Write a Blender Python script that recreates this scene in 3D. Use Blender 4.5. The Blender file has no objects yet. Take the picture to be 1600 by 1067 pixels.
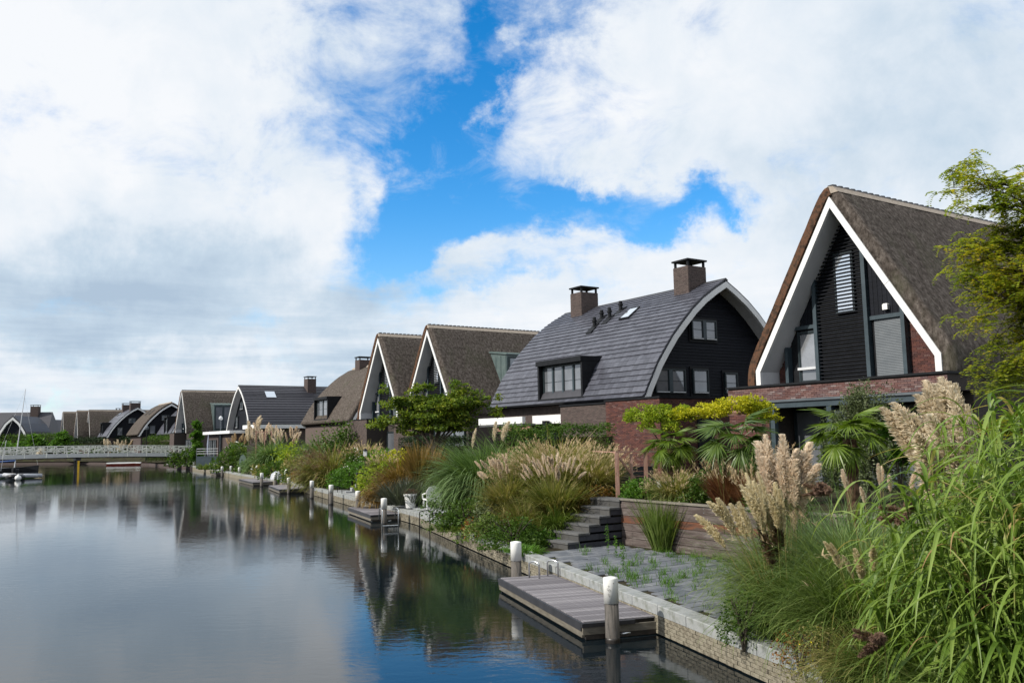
import bpy, math, random
import numpy as np
from mathutils import Matrix, Vector, Euler

random.seed(7)
rng = np.random.default_rng(11)
sc = bpy.context.scene
COL = sc.collection
R = math.radians

# ------------------------------------------------------------------ camera
cam_d = bpy.data.cameras.new('camera')
cam = bpy.data.objects.new('camera', cam_d)
COL.objects.link(cam)
cam_d.sensor_width = 36.0
cam_d.lens = 1340.0 / 1600.0 * 36.0
cam_d.clip_start = 0.1
cam_d.clip_end = 4000.0
PITCH = math.atan(152.0 / 1340.0)
cam.matrix_world = (Matrix.Translation((0, 0, 3.4)) @ Matrix.Rotation(math.pi / 2 + PITCH, 4, 'X')
                    @ Matrix.Rotation(-0.017, 4, 'Z'))
sc.camera = cam

# ------------------------------------------------------------------ sun
SUN_EL, SUN_AZ = R(37), R(-112)          # azimuth clockwise from +Y (the view direction)
sd = bpy.data.lights.new('sun', 'SUN')
sd.energy = 5.0
sd.angle = R(0.8)
sd.color = (1.0, 0.94, 0.84)
sun = bpy.data.objects.new('sun', sd)
COL.objects.link(sun)
sdir = Vector((math.sin(SUN_AZ) * math.cos(SUN_EL), math.cos(SUN_AZ) * math.cos(SUN_EL), math.sin(SUN_EL)))
sun.rotation_euler = sdir.to_track_quat('Z', 'Y').to_euler()

# ------------------------------------------------------------------ node helpers
class NT:
    def __init__(s, nt):
        s.nt = nt
    def n(s, t, **kw):
        nd = s.nt.nodes.new(t)
        for k, v in kw.items():
            setattr(nd, k, v)
        return nd
    def put(s, sock, v):
        if hasattr(v, 'is_linked') or hasattr(v, 'links'):
            s.nt.links.new(v, sock)
        elif v is not None:
            sock.default_value = v
    def m(s, op, a, b=None, c=None, clamp=False):
        nd = s.n('ShaderNodeMath', operation=op)
        nd.use_clamp = clamp
        s.put(nd.inputs[0], a)
        if b is not None: s.put(nd.inputs[1], b)
        if c is not None: s.put(nd.inputs[2], c)
        return nd.outputs[0]
    def vm(s, op, a, b=None):
        nd = s.n('ShaderNodeVectorMath', operation=op)
        s.put(nd.inputs[0], a)
        if b is not None: s.put(nd.inputs[1], b)
        return nd.outputs[0]
    def noise(s, vec, scale, detail=4, rough=.5, dist=0.0):
        nd = s.n('ShaderNodeTexNoise')
        if vec is not None: s.put(nd.inputs['Vector'], vec)
        nd.inputs['Scale'].default_value = scale
        nd.inputs['Detail'].default_value = detail
        nd.inputs['Roughness'].default_value = rough
        nd.inputs['Distortion'].default_value = dist
        return nd.outputs[0]
    def smooth(s, v, a, b, lo=0.0, hi=1.0):
        nd = s.n('ShaderNodeMapRange', interpolation_type='SMOOTHSTEP')
        s.put(nd.inputs[0], v)
        nd.inputs[1].default_value = a; nd.inputs[2].default_value = b
        nd.inputs[3].default_value = lo; nd.inputs[4].default_value = hi
        return nd.outputs[0]
    def mix(s, f, a, b, blend='MIX'):
        nd = s.n('ShaderNodeMix', data_type='RGBA', blend_type=blend)
        s.put(nd.inputs[0], f)
        s.put(nd.inputs[6], a if not isinstance(a, tuple) else (*a, 1)[:4])
        s.put(nd.inputs[7], b if not isinstance(b, tuple) else (*b, 1)[:4])
        return nd.outputs[2]
    def xyz(s, x=0.0, y=0.0, z=0.0):
        nd = s.n('ShaderNodeCombineXYZ')
        for i, v in enumerate((x, y, z)): s.put(nd.inputs[i], v)
        return nd.outputs[0]
    def ramp(s, f, cols, interp='LINEAR'):
        nd = s.n('ShaderNodeValToRGB')
        cr = nd.color_ramp
        cr.interpolation = interp
        n = len(cols)
        for i, c in enumerate(cols):
            p = i / max(1, n - 1)
            if interp == 'CONSTANT': p = i / n
            if len(c) == 4: p, c = c[3], c[:3]
            if i == 0: e = cr.elements[0]; e.position = p
            elif i == 1: e = cr.elements[1]; e.position = p
            else: e = cr.elements.new(p)
            e.color = (*c, 1)
        s.put(nd.inputs[0], f)
        return nd.outputs[0]

# ------------------------------------------------------------------ world: physical sky with broken cloud
world = bpy.data.worlds.new('World')
sc.world = world
world.use_nodes = True
wt = world.node_tree
wt.nodes.clear()
W = NT(wt)
SKY_STRENGTH = 0.1
sky = W.n('ShaderNodeTexSky', sky_type='NISHITA')
sky.sun_disc = False
sky.sun_elevation = SUN_EL
sky.sun_rotation = SUN_AZ
sky.air_density = 1.0; sky.dust_density = 0.2; sky.ozone_density = 3.0
tc = W.n('ShaderNodeTexCoord').outputs['Generated']
sep = W.n('ShaderNodeSeparateXYZ'); wt.links.new(tc, sep.inputs[0])
X, Y, Z = sep.outputs
az0 = W.m('MULTIPLY', W.m('ARCTAN2', X, Y), 57.29578)
el0 = W.m('MULTIPLY', W.m('ARCSINE', Z), 57.29578)
# cloud-plane coordinates: far clouds flatten towards the horizon
den = W.m('ADD', W.m('ABSOLUTE', Z), 0.16)
cp = W.xyz(W.m('DIVIDE', X, den), W.m('DIVIDE', Y, den), 0.0)
w1 = W.noise(tc, 4.5, 8, .62)
w2 = W.noise(W.vm('ADD', tc, (7.3, 1.1, 4.2)), 4.5, 8, .62)
az = W.m('ADD', az0, W.m('MULTIPLY', W.m('SUBTRACT', w1, .5), 26.0))
el = W.m('ADD', el0, W.m('MULTIPLY', W.m('SUBTRACT', w2, .5), 17.0))
def blob(a0, e0, ra, rb, rot, amp):
    c, s_ = math.cos(R(rot)), math.sin(R(rot))
    dx = W.m('SUBTRACT', az, a0); dy = W.m('SUBTRACT', el, e0)
    u = W.m('ADD', W.m('MULTIPLY', dx, c / ra), W.m('MULTIPLY', dy, s_ / ra))
    v = W.m('ADD', W.m('MULTIPLY', dx, -s_ / rb), W.m('MULTIPLY', dy, c / rb))
    q = W.m('ADD', W.m('MULTIPLY', u, u), W.m('MULTIPLY', v, v))
    return W.m('MULTIPLY', W.m('EXPONENT', W.m('MULTIPLY', q, -1.0)), amp)
def total(bl):
    t = blob(*bl[0])
    for b in bl[1:]: t = W.m('ADD', t, blob(*b))
    return t
# openings where the blue shows (azimuth, elevation, radii, rotation, depth)
gaps = total([(-4.61, 20.86, 9.83, 8.12, 30, 0.42), (7.09, 14.05, 14.10, 2.56, 4, 0.36), (-7.66, 25.84, 5.56, 2.99, 0, 0.28), (-13.68, 22.07, 5.13, 4.70, 30, 0.20), (-1.46, 24.42, 1.92, 4.70, -25, 0.62), (4.45, 27.75, 4.06, 1.79, 0, 0.60), (-6.80, 20.22, 4.06, 2.35, 25, 0.62), (-4.19, 17.83, 3.63, 2.56, 30, 0.62), (-6.39, 15.33, 4.70, 1.79, 10, 0.66), (-4.24, 12.83, 3.21, 1.28, 0, 0.50), (3.64, 14.81, 7.26, 1.37, 0, 0.72), (2.29, 12.75, 5.13, 1.20, 0, 0.40), (13.85, 13.85, 4.70, 1.37, 10, 0.75), (16.84, 12.52, 2.14, 1.28, 20, 0.65), (0.06, 9.82, 8.12, 1.03, 0, 0.45), (-28.30, 2.91, 5.56, 0.51, 0, 0.40), (9.16, 12.07, 4.70, 1.20, 0, 0.50)])
fbm = W.noise(cp, 2.6, 9, .58, .25)
fine = W.noise(W.vm('MULTIPLY', tc, (1.0, 1.0, 1.5)), 8.0, 11, .66, .45)
cover = W.m('SUBTRACT', W.m('ADD', W.m('ADD', 0.86, W.m('MULTIPLY', W.m('SUBTRACT', fbm, .5), 1.25)),
                      W.m('MULTIPLY', W.m('SUBTRACT', fine, .5), 1.7)), gaps)
mask = W.smooth(cover, -.08, .80)
veil = W.smooth(W.m('ADD', W.noise(W.vm('MULTIPLY', tc, (2.2, 2.2, 4.5)), 3.2, 9, .68, .6), W.m('MULTIPLY', gaps, -.10)), .44, .74, 0, .50)
mask = W.m('MAXIMUM', mask, veil)
# thick parts of the cloud are greyer underneath
greys = total([(-19.53, 9.79, 16.24, 3.21, 3, 0.42), (-29.29, 11.11, 8.12, 3.42, 0, 0.32), (-24.28, 6.44, 13.68, 1.50, 0, 0.25), (-10.64, 7.95, 8.55, 1.71, 0, 0.15), (25.83, 18.90, 11.11, 3.85, 0, 0.22), (30.64, 22.26, 8.55, 3.85, 0, 0.14), (15.30, 18.36, 5.98, 2.14, 0, 0.12), (-22.74, 16.28, 3.85, 2.14, 0, 0.14), (-28.45, 23.56, 5.98, 1.71, 0, 0.05), (-10.27, 22.27, 3.42, 2.56, 0, 0.12), (-10.26, 19.11, 2.99, 2.56, 0, -0.25), (-29.60, 18.41, 8.55, 4.70, 0, -0.30), (4.68, 20.72, 6.84, 3.85, 0, -0.28), (-4.27, 9.23, 6.84, 1.71, 0, -0.10), (-16.87, 14.76, 6.84, 1.71, 0, -0.20)])
soft = W.noise(cp, 1.3, 6, .5)
soft2 = W.noise(tc, 4.0, 6, .55)
streak = W.noise(W.xyz(W.m('MULTIPLY', az0, .035), W.m('MULTIPLY', el0, .32), 0.0), 2.2, 7, .6)
g = W.m('ADD', greys, W.m('MULTIPLY', W.m('SUBTRACT', soft, .5), .9))
g = W.m('ADD', g, W.m('MULTIPLY', W.m('SUBTRACT', soft2, .5), 1.1))
g = W.m('ADD', g, W.m('MULTIPLY', W.m('MULTIPLY', W.m('SUBTRACT', streak, .5), 1.6), W.smooth(el0, 14.0, 3.0)))
g = W.m('ADD', g, W.m('MULTIPLY', W.m('SUBTRACT', W.noise(tc, 9.0, 9, .62, .3), .5), .9))
g = W.m('ADD', g, .24, clamp=True)
k = 1.0 / SKY_STRENGTH
ccol = W.ramp(g, [(.93, .955, .99), (.79, .86, .935), (.58, .70, .82), (.44, .56, .70)])
ccol = W.mix(1.0, ccol, (k, k, k), 'MULTIPLY')
hs = W.n('ShaderNodeHueSaturation'); hs.inputs['Saturation'].default_value = 1.42
hs.inputs['Value'].default_value = 2.0
wt.links.new(sky.outputs[0], hs.inputs['Color'])
skyc = W.mix(W.smooth(el0, 16.0, -2.0, 0.0, .55), hs.outputs[0], (.48 * k, .70 * k, .90 * k))
fin = W.mix(mask, skyc, ccol)
bg = W.n('ShaderNodeBackground'); wt.links.new(fin, bg.inputs[0]); bg.inputs[1].default_value = SKY_STRENGTH
wo = W.n('ShaderNodeOutputWorld'); wt.links.new(bg.outputs[0], wo.inputs[0])
world.cycles.sampling_method = 'MANUAL'
world.cycles.sample_map_resolution = 512

sc.view_settings.view_transform = 'Standard'
sc.view_settings.look = 'None'
sc.view_settings.exposure = 0.0
sc.view_settings.gamma = 1.0
sc.view_settings.use_curve_mapping = False
sc.cycles.max_bounces = 6
sc.cycles.diffuse_bounces = 2
sc.cycles.glossy_bounces = 3
sc.cycles.transmission_bounces = 2
sc.cycles.transparent_max_bounces = 4
sc.cycles.caustics_reflective = False
sc.cycles.caustics_refractive = False

# ------------------------------------------------------------------ materials
def base_mat(name):
    m = bpy.data.materials.new(name)
    m.use_nodes = True
    m.node_tree.nodes.clear()
    return m, NT(m.node_tree)

def island(T):
    """random number per loose piece, combined with one per object (copies differ)"""
    g_ = T.n('ShaderNodeNewGeometry').outputs['Random Per Island']
    o_ = T.n('ShaderNodeObjectInfo').outputs['Random']
    return T.m('FRACT', T.m('ADD', g_, o_))

def pmat(name, cols, rough=.6, scale=3.0, use_island=.0, bump=0.0, bscale=20.0, spec=.4, metal=0.0,
         stretch=(1, 1, 1), detail=6, world=False, dirt=None, coat=0.0, patch=None):
    m, T = base_mat(name)
    if world:
        co = T.n('ShaderNodeNewGeometry').outputs['Position']
    else:
        co = T.n('ShaderNodeTexCoord').outputs['Object']
    co = T.vm('MULTIPLY', co, stretch)
    f = T.smooth(T.noise(co, scale, detail, .6), .28, .72)
    if use_island:
        isl = island(T)
        f = T.m('ADD', T.m('MULTIPLY', f, 1 - use_island), T.m('MULTIPLY', isl, use_island))
    c = T.ramp(f, cols) if len(cols) > 1 else T.mix(0.0, cols[0], cols[0])
    if dirt:
        dc, ds, amt = dirt
        df = T.smooth(T.noise(co, ds, 8, .65), .48, .7, 0, amt)
        c = T.mix(df, c, dc)
    if patch:
        pf = T.smooth(T.noise(co, patch[1], 7, .7, .5), .50, .72, 0, patch[2])
        c = T.mix(pf, c, patch[0])
    b = T.n('ShaderNodeBsdfPrincipled')
    T.put(b.inputs['Base Color'], c)
    b.inputs['Roughness'].default_value = rough
    b.inputs['Specular IOR Level'].default_value = spec
    b.inputs['Metallic'].default_value = metal
    b.inputs['Coat Weight'].default_value = coat
    if bump:
        bn = T.n('ShaderNodeBump'); bn.inputs['Strength'].default_value = bump
        bn.inputs['Distance'].default_value = .02
        T.put(bn.inputs['Height'], T.noise(co, bscale, 5, .65))
        T.put(b.inputs['Normal'], bn.outputs[0])
    o = T.n('ShaderNodeOutputMaterial'); T.put(o.inputs[0], b.outputs[0])
    return m

def leafmat(name, cols, trans=.35, rough=.55, spec=.25, scale=.9, tint=(1.25, 1.3, .7)):
    """thin leaves: reflects and lets some light through; every leaf has its own hue"""
    m, T = base_mat(name)
    isl = island(T)
    pos = T.n('ShaderNodeNewGeometry').outputs['Position']
    f = T.m('ADD', T.m('MULTIPLY', isl, .6), T.m('MULTIPLY', T.smooth(T.noise(pos, scale, 3), .3, .7), .4))
    c = T.ramp(f, cols)
    b = T.n('ShaderNodeBsdfPrincipled')
    T.put(b.inputs['Base Color'], c)
    b.inputs['Roughness'].default_value = rough
    b.inputs['Specular IOR Level'].default_value = spec
    tr = T.n('ShaderNodeBsdfTranslucent')
    T.put(tr.inputs[0], T.mix(1.0, c, tint, 'MULTIPLY'))
    mx = T.n('ShaderNodeMixShader'); mx.inputs[0].default_value = trans
    T.put(mx.inputs[1], b.outputs[0]); T.put(mx.inputs[2], tr.outputs[0])
    o = T.n('ShaderNodeOutputMaterial'); T.put(o.inputs[0], mx.outputs[0])
    return m

M = {}
M['brick'] = pmat('red_brick', [(.035, .018, .018), (.085, .032, .026), (.13, .05, .038), (.07, .028, .028), (.17, .10, .085)], .85, 30, .85, .4, 90)
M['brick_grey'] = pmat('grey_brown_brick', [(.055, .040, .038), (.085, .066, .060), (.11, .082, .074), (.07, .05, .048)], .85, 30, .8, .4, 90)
M['brick_band'] = pmat('mottled_brick', [(.075, .036, .034), (.13, .062, .055), (.18, .11, .10), (.09, .05, .052), (.27, .22, .21)], .85, 30, .85, .4, 90)
M['brick_pale'] = pmat('weathered_pale_brick', [(.075, .066, .048), (.17, .148, .11), (.26, .235, .18), (.12, .105, .075)], .9, 14, .45, .5, 60, dirt=((.05, .05, .025), 5, .8))
M['mortar'] = pmat('mortar', [(.10, .09, .08), (.16, .145, .13)], .95, 12)
M['mortar_dark'] = pmat('dark_mortar', [(.035, .03, .028), (.055, .045, .04)], .95, 12)
M['wall_far'] = pmat('dark_masonry', [(.05, .038, .036), (.085, .062, .056)], .9, 6, 0, .3, 30)
M['thatch'] = pmat('weathered_reed_thatch', [(.040, .033, .028), (.072, .060, .052), (.098, .083, .073), (.15, .13, .115)], .95, 7.0, 0, 1.0, 26, .1, stretch=(1, 1, .6), detail=14, dirt=((.018, .015, .012), 16, .8), patch=((.055, .058, .035), .55, .55))
M['thatch_edge'] = pmat('cut_reed_ends', [(.035, .022, .016), (.07, .045, .032), (.13, .065, .04), (.06, .05, .035)], .95, 6, 0, 1.0, 60, .1, detail=10)
M['ridge_mortar'] = pmat('ridge_mortar', [(.25, .21, .17), (.36, .31, .26)], .9, 8, 0, .3, 40)
M['ridge_tile'] = pmat('dark_ridge_tile', [(.018, .018, .02), (.035, .035, .04)], .6, 8)
M['slate'] = pmat('dark_roof_tile', [(.044, .046, .060), (.064, .067, .086), (.088, .092, .116)], .40, 4, .75, .15, 60, .5)
M['slate_far'] = pmat('dark_slate_roof', [(.026, .026, .034), (.045, .045, .056)], .5, 3, .5, .2, 30, .5)
M['white'] = pmat('white_paint', [(.66, .67, .68), (.78, .78, .78)], .5, 1.5, 0, .05, 30, dirt=((.45, .45, .42), 3, .35))
M['soffit'] = pmat('pale_grey_soffit', [(.58, .58, .60), (.66, .66, .68)], .6, 1.5)
M['black_board'] = pmat('black_stained_board', [(.004, .005, .008), (.012, .014, .021)], .65, 2.5, .5, .35, 30, .15, stretch=(1, 1, 8))
M['black'] = pmat('black_metal', [(.005, .006, .008), (.011, .012, .015)], .55, 4, spec=.2)
M['louver'] = pmat('black_louver_slat', [(.008, .009, .012), (.018, .020, .025)], .45, 4, .3, 0, 20, .3)
M['steel'] = pmat('blue_grey_steel', [(.028, .044, .055), (.046, .066, .080)], .45, 2.5, 0, .05)
M['shutter'] = pmat('grey_shutter', [(.07, .085, .10), (.11, .125, .14)], .45, 3, .3)
M['frame_dark'] = pmat('dark_window_frame', [(.012, .020, .024), (.02, .032, .038)], .45, 3)
M['sill'] = pmat('pale_sill', [(.5, .52, .55), (.62, .63, .65)], .5, 3)
M['zinc'] = pmat('green_grey_zinc', [(.09, .13, .13), (.15, .19, .19)], .4, 2, .2, .05, 10, .5, metal=.2)
M['timber_pink'] = pmat('weathered_pink_timber', [(.20, .10, .075), (.32, .18, .14), (.38, .25, .20)], .8, 2.5, .3, .3, 40, stretch=(6, 6, .7))
M['riser'] = pmat('dark_riser_stone', [(.045, .045, .046), (.085, .083, .08)], .8, 4, .5, .3, 50, dirt=((.03, .03, .02), 4, .6))
M['deck'] = pmat('silver_grey_deck_board', [(.085, .078, .088), (.17, .16, .175), (.30, .285, .30)], .7, 3.0, .6, .5, 30, .35, stretch=(1, 7, 1), dirt=((.06, .055, .05), 6, .5))
M['beam_wet'] = pmat('wet_dark_beam', [(.012, .011, .010), (.032, .026, .022)], .35, 4, .3, .4, 20, .5)
M['beam'] = pmat('grey_side_beam', [(.09, .08, .06), (.20, .18, .15)], .7, 3, .3, .4, 20, stretch=(1, 1, 5))
M['sleeper'] = pmat('weathered_red_brown_plank', [(.024, .017, .014), (.058, .043, .038), (.115, .092, .085), (.07, .052, .046), (.045, .034, .03)], .75, .9, .35, .8, 10, .3, stretch=(.8, 1, 7), detail=12, dirt=((.24, .22, .20), 1.6, .55))
M['sleeper_red'] = pmat('reddish_streaked_plank', [(.04, .028, .024), (.15, .058, .030), (.075, .05, .042), (.06, .042, .036)], .75, .9, .2, .8, 10, .3, stretch=(.8, 1, 5), detail=12)
M['coping'] = pmat('grey_granite_coping', [(.20, .215, .22), (.29, .30, .30), (.24, .25, .24)], .75, 7, .4, .25, 70, dirt=((.11, .12, .09), 4, .6))
M['stone_shaded'] = pmat('shaded_step_stone', [(.030, .032, .042), (.052, .054, .066)], .7, 5, .6, .3, 50)  # same stone as the treads; shade of the stair side put into the colour
M['tread'] = pmat('grey_step_tread', [(.075, .075, .078), (.12, .12, .122)], .8, 5, .4, .3, 50, dirt=((.06, .06, .05), 4, .6))
M['paving'] = pmat('blue_grey_paver', [(.065, .075, .092), (.12, .13, .15), (.175, .182, .195)], .8, 3, .75, .25, 60, dirt=((.075, .075, .06), 2.2, .7))
M['paving_pale'] = pmat('pale_grey_paver', [(.22, .23, .24), (.32, .33, .34)], .8, 3, .5, .2, 60, dirt=((.12, .12, .10), 2, .6))
M['post_wood'] = pmat('weathered_grey_post', [(.05, .046, .042), (.13, .12, .11), (.23, .20, .18)], .85, 3.0, 0, .8, 26, .25, stretch=(7, 7, .8), detail=9, dirt=((.03, .028, .02), 3, .7))
M['cap_white'] = pmat('white_post_sleeve', [(.76, .76, .74), (.82, .82, .80)], .45, 2, 0, 0, 20, .4, dirt=((.60, .59, .54), 3, .25))
M['chrome'] = pmat('brushed_steel_tube', [(.55, .56, .57), (.65, .66, .67)], .25, 10, metal=.9)
M['plastic_white'] = pmat('white_plastic', [(.74, .74, .73), (.80, .80, .79)], .4, 3)
M['bridge_white'] = pmat('cream_painted_steel', [(.78, .78, .70), (.84, .84, .76)], .55, 3)
M['bridge_panel'] = pmat('grey_concrete_panel', [(.46, .47, .47), (.58, .59, .58)], .7, 2, .4)
M['red_paint'] = pmat('red_brown_hull', [(.20, .03, .02), (.28, .05, .03)], .5, 3)
M['yellow_paint'] = pmat('yellow_paint', [(.75, .45, .02), (.8, .5, .04)], .5, 3)
M['blue_cover'] = pmat('blue_tarpaulin', [(.02, .06, .20), (.04, .10, .28)], .6, 3)
M['rubber'] = pmat('dark_rubber', [(.015, .015, .018), (.03, .03, .034)], .45, 4)
M['grey_rubber'] = pmat('pale_grey_rubber', [(.30, .32, .36), (.45, .46, .5)], .5, 4)
M['umbrella'] = pmat('grey_blue_canvas', [(.16, .19, .26), (.24, .27, .35)], .8, 3)
M['soil'] = pmat('dark_soil', [(.018, .014, .010), (.035, .030, .018), (.040, .052, .018)], .95, 1.2, 0, .6, 12, .1, world=True)
M['sand'] = pmat('joint_sand', [(.05, .05, .04), (.10, .10, .08)], .95, 5, 0, .5, 40, .1, world=True)
M['bark'] = pmat('grey_brown_bark', [(.035, .028, .02), (.08, .065, .05)], .9, 5, 0, .8, 30, stretch=(3, 3, .7))
M['palm_fibre'] = pmat('shaggy_palm_trunk', [(.03, .018, .012), (.10, .06, .04), (.14, .09, .06)], .95, 9, .3, 1.0, 40, .1)
M['curtain'] = pmat('pale_curtain', [(.30, .32, .34), (.42, .44, .46)], .8, 2)
M['roof_flat'] = pmat('grey_flat_roof', [(.08, .085, .09), (.13, .135, .14)], .8, 2)

M['glass'], T = base_mat('window_glass')
b = T.n('ShaderNodeBsdfPrincipled')
T.put(b.inputs['Base Color'], T.ramp(T.noise(T.n('ShaderNodeNewGeometry').outputs['Position'], .8, 3), [(.06, .07, .085), (.30, .32, .35)]))
b.inputs['Roughness'].default_value = .03
b.inputs['Metallic'].default_value = .35
b.inputs['Specular IOR Level'].default_value = .9
bn = T.n('ShaderNodeBump'); bn.inputs['Strength'].default_value = .05
T.put(bn.inputs['Height'], T.noise(T.n('ShaderNodeNewGeometry').outputs['Position'], 1.5, 2)); T.put(b.inputs['Normal'], bn.outputs[0])
o = T.n('ShaderNodeOutputMaterial'); T.put(o.inputs[0], b.outputs[0])

M['glass_mid'] = pmat('pale_reflecting_glass', [(.30, .31, .33), (.42, .43, .45)], .15, .8, metal=.6)
M['glass_sky'], T = base_mat('skylight_glass')
b = T.n('ShaderNodeBsdfPrincipled'); b.inputs['Base Color'].default_value = (.10, .13, .16, 1)
b.inputs['Roughness'].default_value = .06; b.inputs['Specular IOR Level'].default_value = 1.0; b.inputs['Metallic'].default_value = .75
b.inputs['Base Color'].default_value = (.75, .8, .86, 1)
o = T.n('ShaderNodeOutputMaterial'); T.put(o.inputs[0], b.outputs[0])

# canal water: dark body, fresnel mirror, ripples that come and go in patches
M['water'], T = base_mat('canal_water')
pos = T.n('ShaderNodeNewGeometry').outputs['Position']
b = T.n('ShaderNodeBsdfPrincipled')
T.put(b.inputs['Base Color'], T.ramp(T.noise(pos, .25, 3), [(.003, .007, .010), (.006, .010, .013)]))
b.inputs['Roughness'].default_value = .0
b.inputs['IOR'].default_value = 1.33
b.inputs['Specular IOR Level'].default_value = .72
patch = T.smooth(T.noise(T.vm('MULTIPLY', pos, (1, .6, 1)), .07, 3, .5), .44, .60, .15, 2.2)
h1_ = T.noise(T.vm('MULTIPLY', pos, (1.0, 1.7, 1)), 2.6, 4, .55, .3)
h2_ = T.noise(T.vm('MULTIPLY', pos, (.8, 1.3, 1)), 7.0, 4, .6)
h3_ = T.noise(pos, .7, 2, .5)
hh = T.m('ADD', T.m('ADD', T.m('MULTIPLY', h1_, .45), T.m('MULTIPLY', h2_, T.m('MULTIPLY', patch, .28))), T.m('MULTIPLY', h3_, .45))
bn = T.n('ShaderNodeBump'); bn.inputs['Strength'].default_value = .5; bn.inputs['Distance'].default_value = .0105
T.put(bn.inputs['Height'], hh); T.put(b.inputs['Normal'], bn.outputs[0])
o = T.n('ShaderNodeOutputMaterial'); T.put(o.inputs[0], b.outputs[0])

# foliage (base colours of real leaves)
L = {}
L['green'] = leafmat('green_leaves', [(.025, .055, .008), (.055, .11, .014), (.11, .18, .028)])
L['fresh'] = leafmat('fresh_green_leaves', [(.035, .09, .010), (.075, .17, .02), (.13, .25, .03)])
L['dark'] = leafmat('dark_hedge_leaves', [(.008, .018, .006), (.018, .038, .012), (.035, .06, .02)], .2)
L['olive'] = leafmat('olive_grey_leaves', [(.04, .055, .02), (.09, .115, .05), (.16, .19, .10)], .2)
L['yellow'] = leafmat('yellow_green_leaves', [(.20, .26, .012), (.42, .42, .02), (.62, .55, .03)], .4)
L['lime'] = leafmat('lime_leaves', [(.12, .19, .015), (.22, .31, .022), (.38, .42, .04)], .4)
L['locust'] = leafmat('locust_leaflets', [(.08, .13, .015), (.16, .22, .024), (.26, .31, .035), (.36, .36, .04), (.60, .42, .03)], .5)
L['tree'] = leafmat('tree_leaves', [(.035, .07, .009), (.08, .14, .016), (.16, .22, .025), (.30, .31, .03)], .4)
L['reed'] = leafmat('long_reed_leaves', [(.05, .095, .012), (.11, .185, .025), (.18, .27, .045), (.27, .35, .09, .84), (.42, .33, .14, .90)], .40, .42, .4)
L['reed_dry'] = leafmat('dry_leaves', [(.20, .11, .04), (.34, .22, .10), (.42, .32, .18)], .3)
L['grass_blue'] = leafmat('blue_green_grass', [(.05, .10, .03), (.13, .21, .07), (.27, .37, .17)], .35)
L['grass'] = leafmat('fine_green_grass', [(.04, .075, .012), (.09, .145, .026), (.17, .23, .06), (.27, .28, .11)], .35)
L['grass_tan'] = leafmat('green_tan_grass', [(.07, .11, .02), (.16, .18, .045), (.28, .25, .09), (.42, .34, .17)], .35)
L['grass_orange'] = leafmat('orange_brown_grass', [(.10, .075, .02), (.21, .135, .04), (.34, .22, .085)], .3)
L['grass_red'] = leafmat('red_brown_grass', [(.07, .028, .016), (.17, .07, .032), (.28, .14, .07)], .3)
L['plume_cream'] = leafmat('cream_plume', [(.74, .62, .46), (.87, .77, .60), (.93, .87, .73)], .5, .8, .1, .6, (1, 1, 1))
L['plume_pink'] = leafmat('pinkish_plume', [(.78, .61, .45), (.89, .76, .60), (.94, .86, .74)], .5, .8, .1, .6, (1, 1, 1))
L['plume_yellow'] = leafmat('pale_yellow_plume', [(.60, .50, .28), (.76, .66, .42), (.86, .80, .62)], .5, .8, .1, .6, (1, 1, 1))
L['plume_tan'] = leafmat('tan_seed_head', [(.42, .30, .17), (.62, .48, .30), (.78, .65, .45)], .4, .8, .1, .6, (1, 1, 1))
L['plume_brown'] = leafmat('brown_seed_head', [(.10, .06, .045), (.19, .12, .09), (.27, .18, .14)], .3, .8, .1, .6)
L['lavender'] = leafmat('grey_green_spikes', [(.045, .055, .040), (.085, .10, .075), (.13, .14, .12)], .25)
L['orange'] = leafmat('orange_leaves', [(.12, .05, .012), (.28, .12, .03), (.20, .16, .03)], .3)
L['palm'] = leafmat('palm_fan', [(.04, .075, .012), (.07, .125, .02), (.12, .18, .035)], .3, .4, .4)
L['palm_lime'] = leafmat('young_palm_fan', [(.06, .11, .012), (.12, .19, .02), (.18, .25, .03)], .35, .4, .4)
L['flower_white'] = leafmat('white_petals', [(.7, .7, .68), (.8, .8, .78)], .2)
L['flower_yellow'] = leafmat('yellow_petals', [(.7, .55, .02), (.8, .7, .04)], .2)

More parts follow.
